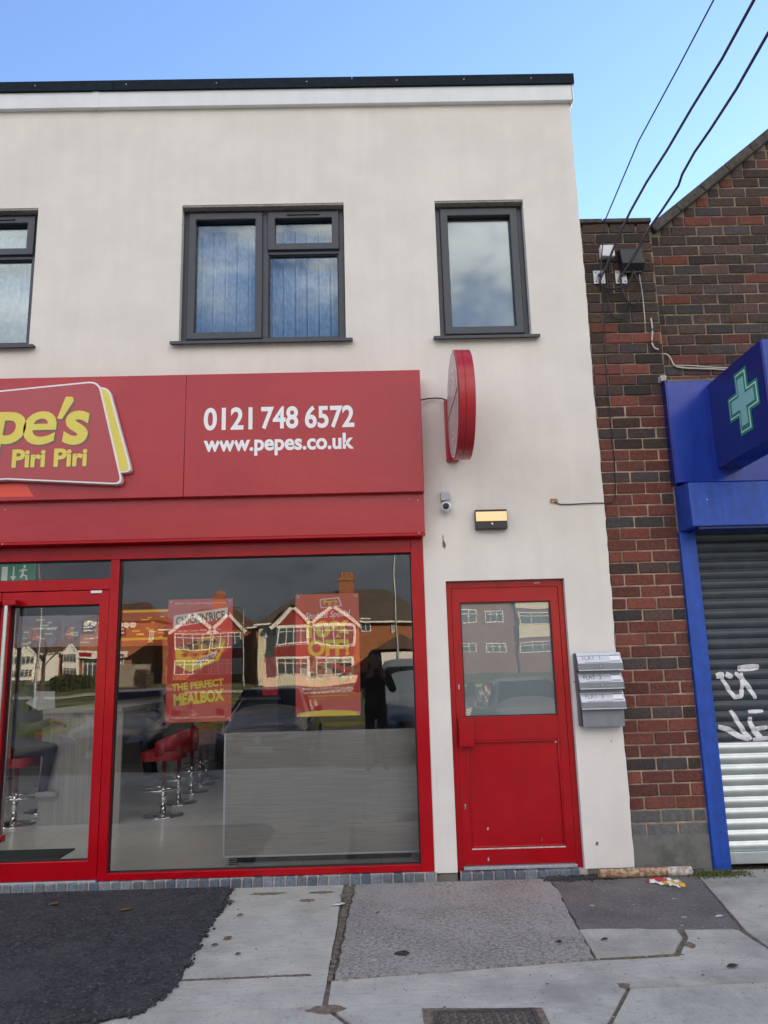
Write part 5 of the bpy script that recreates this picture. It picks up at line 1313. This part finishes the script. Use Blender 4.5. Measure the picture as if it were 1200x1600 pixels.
# ================================================================== ACROSS THE ROAD (mirrored in the glass)
def VX(px_, d): return (px_-589)/1200*d
def VZ(px_, py_, d): return 1.52+((1053-(px_-600)*.0263)-py_)*d/1200
def win_unit(parent, x0, x1, z0, z1, y, n=2, fr='house_white'):
    o = MB().frame(x0, x1, z0, z1, y, y+.07, .09).build('window', fr, None); place(o, parent)
    b = MB()
    for i in range(1, n): xx = x0+(x1-x0)*i/n; b.box(xx-.035, xx+.035, y+.005, y+.06, z0+.09, z1-.09)
    b.box(x0+.09, x1-.09, y+.008, y+.055, z1-.42, z1-.36)
    place(b.build('glazing_bars', fr, None), o); o2 = MB().box(x0+.05, x1-.05, y+.0, y+.02, z0+.05, z1-.05).build('pane', 'glass_far', None); place(o2, o)
def gable_bay(t, xc, wdt, y, zb, ze, zg, wallm, hung):
    x0, x1 = xc-wdt/2, xc+wdt/2
    place(MB().box(x0, x1, y-.02, y+.75, zb, ze).build('bay', wallm), t)
    hz0, hz1 = zb+(ze-zb)*.50, zb+(ze-zb)*.66
    place(MB().box(x0-.04, x1+.04, y+.751, y+.80, zb+(ze-zb)*.46, zb+(ze-zb)*.62).build('tile_hanging', hung), t)
    win_unit(t, x0+.10, x1-.10, zb+(ze-zb)*.13, zb+(ze-zb)*.44, y+.78, 4)
    win_unit(t, x0+.10, x1-.10, zb+(ze-zb)*.64, zb+(ze-zb)*.96, y+.78, 4)
    place(MB().prism([(x0-.3, ze), (x1+.3, ze), (xc, zg)], y-2.5, y+.70).build('gable', hung), t)
    for s_ in (-1, 1):
        a = Vector((xc, zg+.12)); b = Vector((xc+s_*(wdt/2+.5), ze-.10)); d = (b-a).normalized(); n_ = Vector((-d.y, d.x)) if s_ > 0 else Vector((d.y, -d.x))
        if n_.y > 0: n_ = -n_
        place(MB().prism([tuple(a), tuple(b), tuple(b+n_*.30), tuple(a+n_*.30)], y+.70, y+.86).build('bargeboard', 'house_white'), t)
        place(MB().prism([tuple(a), tuple(b), tuple(b-n_*.12), tuple(a-n_*.12)], y-2.5, y+.70).build('gable_roof', 'roof_tile'), t)
def house(label, x0, x1, y, zb, ze, zr, wl_, wr_, bays, wins, chim=True, roof='roof_tile', hung='house_tile_hung', depth=8):
    t = thing('house', label, 'house', ((x0+x1)/2, y, zb), 'houses across the road')
    xm = (x0+x1)/2
    place(MB().box(x0, xm, y-depth, y, zb-1, ze).build('wall', wl_), t); place(MB().box(xm+.002, x1, y-depth, y, zb-1, ze).build('wall', wr_), t)
    e = .4; hp = min(3.2, (x1-x0)*.28)
    vs = [(x0-e, y+e, ze-.05), (x1+e, y+e, ze-.05), (x1+e, y-depth-e, ze-.05), (x0-e, y-depth-e, ze-.05), (x0+hp, y-depth/2, zr), (x1-hp, y-depth/2, zr)]
    place(MB().add(vs, [(0, 1, 5, 4), (1, 2, 5), (2, 3, 4, 5), (3, 0, 4), (3, 2, 1, 0)]).build('roof', roof), t)
    place(MB().box(x0-e, x1+e, y+e-.03, y+e+.08, ze-.12, ze+.02).build('gutter', 'house_white'), t)
    if chim:
        c = place(MB().box(xm-.55, xm+.55, y-depth/2-.45, y-depth/2+.45, zr-.8, zr+1.2).build('chimney', 'house_brick'), t)
        place(MB().box(xm-.64, xm+.64, y-depth/2-.54, y-depth/2+.54, zr+.85, zr+1.02).build('cap_course', 'house_brick'), c)
        for k_ in range(4): place(MB().lathe([(.11, 0), (.13, .05), (.10, .45)], (xm-.38+.25*k_, y-depth/2, zr+1.2), 10).build('chimney_pot', 'clay_pot'), c)
    for b in bays: gable_bay(t, b[0], b[1], y, zb, ze-.25, ze+1.35, b[2], hung)
    for wv in wins: win_unit(t, *wv, y+.01, 2)
    return t
d = 64; y = 6.1-d
zb, ze, zr = .75, VZ(500, 984, d), VZ(520, 928, d)
xs1 = [VX(q, d) for q in (411, 646)]
house('cream and brick semi-detached house mirrored behind the discount poster', xs1[0], xs1[1]+1.2, y, zb, ze, zr, 'house_cream', 'house_brick',
      [(VX(462, d), 2.7, 'house_white'), (VX(525, d), 3.2, 'house_white')], [(VX(421, d), VX(437, d), VZ(430, 1006, d), VZ(430, 988, d)), (VX(563, d), VX(581, d), VZ(570, 999, d), VZ(570, 977, d)), (VX(613, d), VX(621, d), VZ(615, 999, d), VZ(615, 979, d))], roof='roof_tile_grey')
gx0, gx1 = VX(592, 60), VX(660, 60)
gt = thing('garage', 'low garage with hipped tiled roof beside the brick house', 'garage', (gx0+2, 6.1-60, .6), None)
place(MB().box(gx0, gx1, 6.1-64, 6.1-60, 0, VZ(620, 1028, 60)).build('wall', 'house_white'), gt)
zg0, zg1 = VZ(620, 1024, 60), VZ(620, 1000, 60)
place(MB().add([(gx0-.3, 6.4-60, zg0), (gx1+.3, 6.4-60, zg0), (gx1+.3, 2.0-60, zg0), (gx0-.3, 2.0-60, zg0), (gx0+1.8, 4.1-60, zg1), (gx1-1.5, 4.1-60, zg1)], [(0, 1, 5, 4), (1, 2, 5), (2, 3, 4, 5), (3, 0, 4), (3, 2, 1, 0)]).build('roof', 'roof_tile'), gt)
d = 72; y = 6.1-d
house('brick semi-detached house with white gable mirrored behind the meal box poster', VX(262, d), VX(402, d), y, .8, VZ(330, 992, d), VZ(330, 958, d), 'house_brick', 'house_brick', [(VX(310, d), 3.4, 'house_brick'), (VX(362, d), 3.0, 'house_brick')], [(VX(336, d), VX(346, d), VZ(340, 1012, d), VZ(340, 998, d))])
d = 76; y = 6.1-d
st = thing('corner_shop', 'brick corner shop with black sign panels mirrored across the road', 'shop', (VX(190, d), y, .8))
ex0, ex1 = VX(136, d), VX(250, d); ze = VZ(190, 980, d)
place(MB().box(ex0, ex1, y-9, y, -.2, ze).build('wall', 'house_brick'), st)
place(MB().add([(ex0-.4, y+.4, ze), (ex1+.4, y+.4, ze), (ex1+.4, y-9.4, ze), (ex0-.4, y-9.4, ze), (ex0+2, y-4.5, VZ(200, 950, d)), (ex1-2, y-4.5, VZ(200, 950, d))], [(0, 1, 5, 4), (1, 2, 5), (2, 3, 4, 5), (3, 0, 4), (3, 2, 1, 0)]).build('roof', 'roof_tile'), st)
for a, b in ((137, 158), (190, 206)):
    place(MB().box(VX(a, d), VX(b, d), y+.01, y+.15, VZ(a, 1002, d), VZ(a, 981, d)).build('sign_panel', 'black_plastic'), st)
    for k_ in range(3): place(MB().lathe([(.32, 0), (.32, .02)], (VX(a, d)+.5+k_*.75*(b-a)/20, y+.15, VZ(a, 986, d)), 14, 'y').build('round_motif', 'house_white'), st)
    for k_ in range(2): place(MB().box(VX(a, d)+.2, VX(b, d)-.2, y+.151, y+.17, VZ(a, 994+k_*5, d), VZ(a, 992+k_*5, d)).build('sign_line', 'house_white'), st)
place(MB().box(VX(134, d), VX(210, d), y+.01, y+.6, VZ(170, 1037, d), VZ(170, 1027, d)).build('shop_fascia', 'house_white'), st)
place(MB().box(VX(139, d), VX(157, d), y+.61, y+.63, VZ(150, 1035, d), VZ(150, 1030, d)).build('fascia_print', 'tail_red'), st)
place(MB().box(VX(188, d), VX(207, d), y+.61, y+.63, VZ(200, 1034.5, d), VZ(200, 1030, d)).build('fascia_print', 'letter_shadow'), st)
win_unit(st, VX(188, d), VX(205, d), 1.2, VZ(200, 1039, d), y+.02, 3)
win_unit(st, VX(140, d), VX(172, d), 1.2, VZ(160, 1039, d), y+.02, 4)
win_unit(st, VX(240, d), VX(247, d), VZ(240, 1012, d), VZ(240, 995, d), y+.02, 2)
d = 140; y = 6.1-d
for k_, (pa, pb, lab) in enumerate(((-12, 20, 'far white gabled house cut off behind the door handle'), (22, 66, 'far white house with twin gables mirrored in the shop door'), (72, 128, 'far brown-roofed house mirrored in the middle of the shop door'))):
    t = house(lab, VX(pa, d), VX(pb, d)+.5, y, 1.0, VZ(pa, 1030, d), VZ(pa, 1006, d), 'house_white', 'house_white' if k_ < 2 else 'house_brick', [(VX(pa+(pb-pa)*f_, d), 2.7, 'house_white') for f_ in ((.3, .75) if k_ < 2 else (.9,))], [], hung='house_white')
# flats seen in the red door's glass
d = 78; y = 6.1-d
ft = thing('flats', 'block of brick and white flats mirrored in the flat door glass', 'flats', (VX(800, d), y, .5))
xA, xM, xB = VX(690, d), VX(807, d), VX(980, d); zt2 = VZ(790, 925, d)
place(MB().box(xA, xM, y-10, y, -.5, zt2).build('wall', 'house_brick_b'), ft); place(MB().box(xM+.01, xB, y-10, y+.2, -.5, zt2+.3).build('wall', 'house_brick_b'), ft)
for z0_, z1_ in ((1003, 983), (958, 938)): place(MB().box(xM+.01, xB, y+.201, y+.35, VZ(830, z0_, d), VZ(830, z1_, d)).build('white_panel', 'house_cream'), ft)
for a, b in ((705, 744), (760, 791), (809, 862), (875, 925)):
    yy = y+.02 if a < 800 else y+.22
    for z0_, z1_ in ((983, 964), (1029, 1011), (938, 924)): win_unit(ft, VX(a, d), VX(b, d), VZ(a, z0_, d), VZ(a, z1_, d), yy, 3)
# boundary fences, hedges and garden walls
fx0, fx1 = VX(197, 66), VX(245, 66)
fc = thing('fence', 'weathered board fence mirrored beside the corner shop', 'fence', (fx0, 6.1-66, .5))
nb = 18
for i in range(nb): place(MB().box(fx0+(fx1-fx0)*i/nb, fx0+(fx1-fx0)*(i+.9)/nb, 6.1-66, 6.14-66, .2, VZ(215, 1047, 66)+.06*(i % 2)).build('board', 'fence_wood'), fc)
gw = MB().box(VX(420, 60), VX(600, 60), 5.8-60, 6.1-60, 0, VZ(500, 1063, 60)).build('garden_wall', 'house_cream'); tag(gw, 'low cream garden wall in front of the mirrored semi-detached house', 'wall')
def leafy(name, label, cat, x0, x1, y, zb, h, dpt, n, m, sz):
    r7 = random.Random(int(x0*10)); b = MB()
    for i in range(n):
        x = r7.uniform(x0, x1); yy = y+r7.uniform(-dpt, dpt); zz = zb+h*r7.random()**.6*(1-.25*((x-(x0+x1)/2)/((x1-x0)/2))**4); a = r7.random()*6.28; t_ = r7.uniform(-1, 1); s_ = sz*r7.uniform(.6, 1.4)
        u = Vector((math.cos(a), math.sin(a), t_*.6)).normalized()*s_; v = Vector((-math.sin(a)*.4, math.cos(a)*.4, .8)).normalized()*s_*.8
        p = Vector((x, yy, zz)); b.add([p-u, p-v*.6, p+u, p+v], [(0, 1, 2, 3)])
    t = thing(name, label, cat, ((x0+x1)/2, y, zb)); place(stuff(b.build('foliage', m)), t)
    s2 = MB()
    for i in range(6): xx = x0+(x1-x0)*(i+.5)/6; place(MB().tube([(xx, y, zb-.2), (xx+.1, y, zb+h*.5)], [.05, .03], 6).build('stem', 'bark'), t)
leafy('hedge', 'dark hedge mirrored in the shop door above the verge', 'hedge', VX(95, 58), VX(158, 58), 6.1-58, .3, 1.25, .5, 2600, 'hedge', .14)
leafy('bush', 'reddish brown bush mirrored beside the fence', 'bush', VX(225, 60), VX(246, 60), 6.1-60, .3, 1.6, .5, 1100, 'bark', .12)
# bare tree
tr = thing('bare_tree', 'bare winter tree mirrored in the shop door', 'tree', (VX(80, 48), 6.1-48, .1))
bt = MB(); r8 = random.Random(8)
tx0 = Vector((VX(78, 48), 6.1-48, -.1))
place(MB().tube([tx0, tx0+Vector((.05, 0, 1.6)), tx0+Vector((0, .05, 3.0))], [.17, .13, .10], 9).build('trunk', 'bark', None, smooth=True), tr)
def branch(p, d_, L_, r_, lev):
    q = p+d_*L_*.5+Vector((r8.uniform(-.1, .1), r8.uniform(-.1, .1), .05))*L_*.3; e = p+d_*L_; bt.tube([p, q, e], [r_, r_*.8, r_*.55], 5)
    if lev:
        for k_ in range(3 if lev > 1 else 4):
            nd = (d_+Vector((r8.uniform(-1, 1), r8.uniform(-1, 1), r8.uniform(-.2, .8)))*.75).normalized(); branch(q.lerp(e, r8.uniform(.2, 1)), nd, L_*r8.uniform(.55, .8), r_*.55, lev-1)
for k_ in range(6):
    a = k_*1.05; branch(tx0+Vector((0, 0, 2.2+.15*k_)), Vector((math.cos(a)*.7, math.sin(a)*.7, .75)).normalized(), 1.5, .06, 3)
place(stuff(bt.build('crown', 'bark', None, smooth=True)), tr)
# lamp posts
for (px_, dd_, hh, arm, lab) in ((68, 42, 8.6, -1.2, 'grey street lamp with arm mirrored over the shop door'), (620, 44, 10.0, -1.4, 'tall grey street lamp mirrored at the right of the shop window'), (386, 58, 6.2, -.6, 'slim pale street lamp mirrored between the two posters')):
    x, y = VX(px_, dd_), 6.1-dd_
    lp = thing('street_lamp', lab, 'street lamp', (x, y, -.1), 'street lamps across the road')
    place(MB().tube([(x, y, -.2), (x, y, 1.2), (x, y, 1.25), (x, y, hh)], [.11, .11, .075, .06], 10).build('column', 'lamp_steel', None, smooth=True), lp)
    place(MB().tube([(x, y, hh-.02), (x+arm*.5, y, hh+.12), (x+arm, y, hh+.15)], [.045, .04, .035], 8).build('arm', 'lamp_steel', None, smooth=True), lp)
    place(MB().prism([(x+arm-.5, hh+.10), (x+arm, hh+.08), (x+arm, hh+.22), (x+arm-.45, hh+.18)], y-.13, y+.13).build('lantern', 'lamp_steel', None, bevel=.02), lp)
# telegraph pole carrying the wires
tpx = thing('telegraph_pole', 'wooden telegraph pole behind the camera carrying the overhead wires', 'pole', (POLE.x, POLE.y, -.24))
place(MB().tube([(POLE.x, POLE.y-.12, -.5), (POLE.x, POLE.y-.12, 8.5)], [.15, .10], 12).build('mast', 'pole_wood', None, smooth=True), tpx)
place(MB().box(POLE.x-.45, POLE.x+.45, POLE.y-.05, POLE.y+.03, 7.85, 7.97).build('cross_arm', 'pole_wood'), tpx)
# ---- vehicles parked nose to the kerb
def vehicle(name, label, cat, x, y, m, van=False, rz=0):
    RZ = -.24
    t = thing(name, label, cat, (x, y, RZ), 'vehicles parked at the kerb')
    if not van:
        # stations from nose (y=0) to tail (y=-4.2): (pos, half width, z low, z shoulder, z top, half width at top)
        S = [(0, .62, .34, .55, .60, .50), (-.10, .76, .24, .60, .68, .62), (-.45, .85, .20, .68, .80, .70), (-1.05, .88, .18, .80, .92, .74), (-1.30, .89, .18, .86, .98, .72), (-1.95, .89, .18, .92, 1.42, .58), (-2.6, .89, .18, .93, 1.47, .58), (-3.3, .88, .18, .94, 1.43, .57), (-3.85, .84, .22, .92, 1.10, .60), (-4.10, .76, .30, .80, .96, .60), (-4.18, .70, .36, .70, .80, .58)]
        L_ = 4.2; wy = (-.80, -3.35); wr0 = .31
    else:
        S = [(0, .72, .36, .70, .78, .62), (-.10, .88, .28, .80, .92, .78), (-.55, .93, .24, .98, 1.10, .80), (-.95, .95, .22, 1.06, 1.20, .80), (-1.65, .95, .22, 1.14, 1.90, .72), (-1.95, .95, .22, 1.16, 1.98, .74), (-3.4, .95, .22, 1.16, 1.98, .74), (-4.85, .94, .24, 1.16, 1.94, .74), (-4.95, .90, .30, 1.10, 1.86, .72)]
        L_ = 5.0; wy = (-.90, -3.95); wr0 = .33
    b = MB(); rings = []
    for (p, hw, zl, zs_, zt_, ht) in S:
        rings.append([(-hw*.92, p, zl), (-hw, p, zl+.16), (-hw, p, zs_-.06), (-hw*.96, p, zs_), (-ht, p, zt_-.03), (-ht*.8, p, zt_), (ht*.8, p, zt_), (ht, p, zt_-.03), (hw*.96, p, zs_), (hw, p, zs_-.06), (hw, p, zl+.16), (hw*.92, p, zl)])
    n = 12; vs = [v for r_ in rings for v in r_]; fs = [(i*n+k_, i*n+(k_+1) % n, (i+1)*n+(k_+1) % n, (i+1)*n+k_) for i in range(len(S)-1) for k_ in range(n)]
    fs += [tuple(range(n)), tuple(range((len(S)-1)*n, len(S)*n))]
    o = b.add(vs, fs).build('body', m, t, smooth=True, angle=50); sb = o.modifiers.new('sub', 'SUBSURF'); sb.levels = 1; sb.render_levels = 2
    # glazing slightly proud of the body
    def quad(nm, pts, th=.012):
        g = MB().add(pts, [(0, 1, 2, 3)]).build(nm, 'glass_car', t); s_ = g.modifiers.new('s', 'SOLIDIFY'); s_.thickness = th; s_.offset = 0
    if not van:
        quad('windscreen', [(-.66, -1.34, 1.00), (.66, -1.34, 1.00), (.52, -1.92, 1.40), (-.52, -1.92, 1.40)])
        quad('rear_window', [(-.56, -3.80, 1.10), (.56, -3.80, 1.10), (.50, -3.42, 1.38), (-.50, -3.42, 1.38)])
        for s_ in (-1, 1): quad('side_window', [(s_*.80, -1.55, .99), (s_*.80, -3.50, 1.00), (s_*.615, -3.25, 1.37), (s_*.615, -2.02, 1.38)])
        hz, pz, gy = .62, .40, .012
        for s_ in (-1, 1):
            place2 = MB().prism([(s_*.40, .56), (s_*.74, .60), (s_*.80, .72), (s_*.52, .66)], -.12, .0).build('headlight', 'head_glass', t, bevel=.01)
            MB().prism(rounded([(s_*.88, .94), (s_*1.06, .96), (s_*1.06, 1.06), (s_*.90, 1.06)], .02, 3), -1.50, -1.40).build('mirror', m, t, bevel=.01)
        MB().box(-.42, .42, -.035, .012, .50, .60).build('grille', 'gasket', t, bevel=.01)
        MB().lathe([(.07, 0), (.07, .012)], (0, .012, .56), 20, 'y').build('badge', 'chrome', t)
        MB().box(-.70, .70, -.06, .015, .24, .36).build('lower_grille', 'gasket', t, bevel=.02)
    else:
        quad('windscreen', [(-.74, -1.00, 1.22), (.74, -1.00, 1.22), (.66, -1.58, 1.80), (-.66, -1.58, 1.80)])
        for s_ in (-1, 1): quad('side_window', [(s_*.905, -1.25, 1.20), (s_*.905, -2.2, 1.20), (s_*.80, -2.2, 1.72), (s_*.80, -1.68, 1.72)])
        for s_ in (-1, 1):
            MB().prism([(s_*.50, .74), (s_*.86, .78), (s_*.90, 1.0), (s_*.62, .90)], -.25, -.02).build('headlight', 'head_glass', t, bevel=.015)
            MB().prism(rounded([(s_*.95, 1.15), (s_*1.14, 1.16), (s_*1.14, 1.42), (s_*.98, 1.42)], .03, 3), -1.35, -1.22).build('mirror', 'black_plastic', t, bevel=.015)
        MB().box(-.48, .48, -.05, .014, .62, .78).build('grille', 'gasket', t, bevel=.015); pz = .44
    MB().box(-.26, .26, -.02, .022, pz-.055, pz+.055).build('number_plate', 'plate', t, bevel=.003)
    for yy in wy:
        for s_ in (-1, 1):
            hw = .90 if not van else .96
            w_ = MB().lathe([(wr0*.55, -.10), (wr0*.95, -.10), (wr0, -.06), (wr0, .06), (wr0*.95, .10), (wr0*.55, .10)], (s_*(hw-.10), yy, wr0), 26, 'x').build('wheel', 'tyre', t, smooth=True)
            rm_ = MB().lathe([(wr0*.62, -.01), (wr0*.60, .012), (wr0*.2, .02), (wr0*.12, .03)], (0, 0, 0), 20, 'x').build('rim', 'rim', w_, smooth=True); rm_.location = (s_*(hw-.10)+s_*.09, yy, wr0); rm_.rotation_euler.z = 0 if s_ > 0 else math.pi
    t.rotation_euler.z = rz
    return t
vehicle('parked_car', 'black hatchback facing the shop, mirrored beside the shop door frame', 'car', -5.0, -8.35, 'car_black')
vehicle('parked_car', 'dark blue car facing the shop, mirrored between the posters', 'car', -2.15, -8.2, 'car_blue')
vehicle('parked_van', 'silver blue van mirrored behind the photographer', 'van', .85, -8.5, 'car_silver', True)
vehicle('parked_car', 'dark grey car facing the shop, mirrored in the flat door glass', 'car', 3.05, -8.3, 'car_grey')
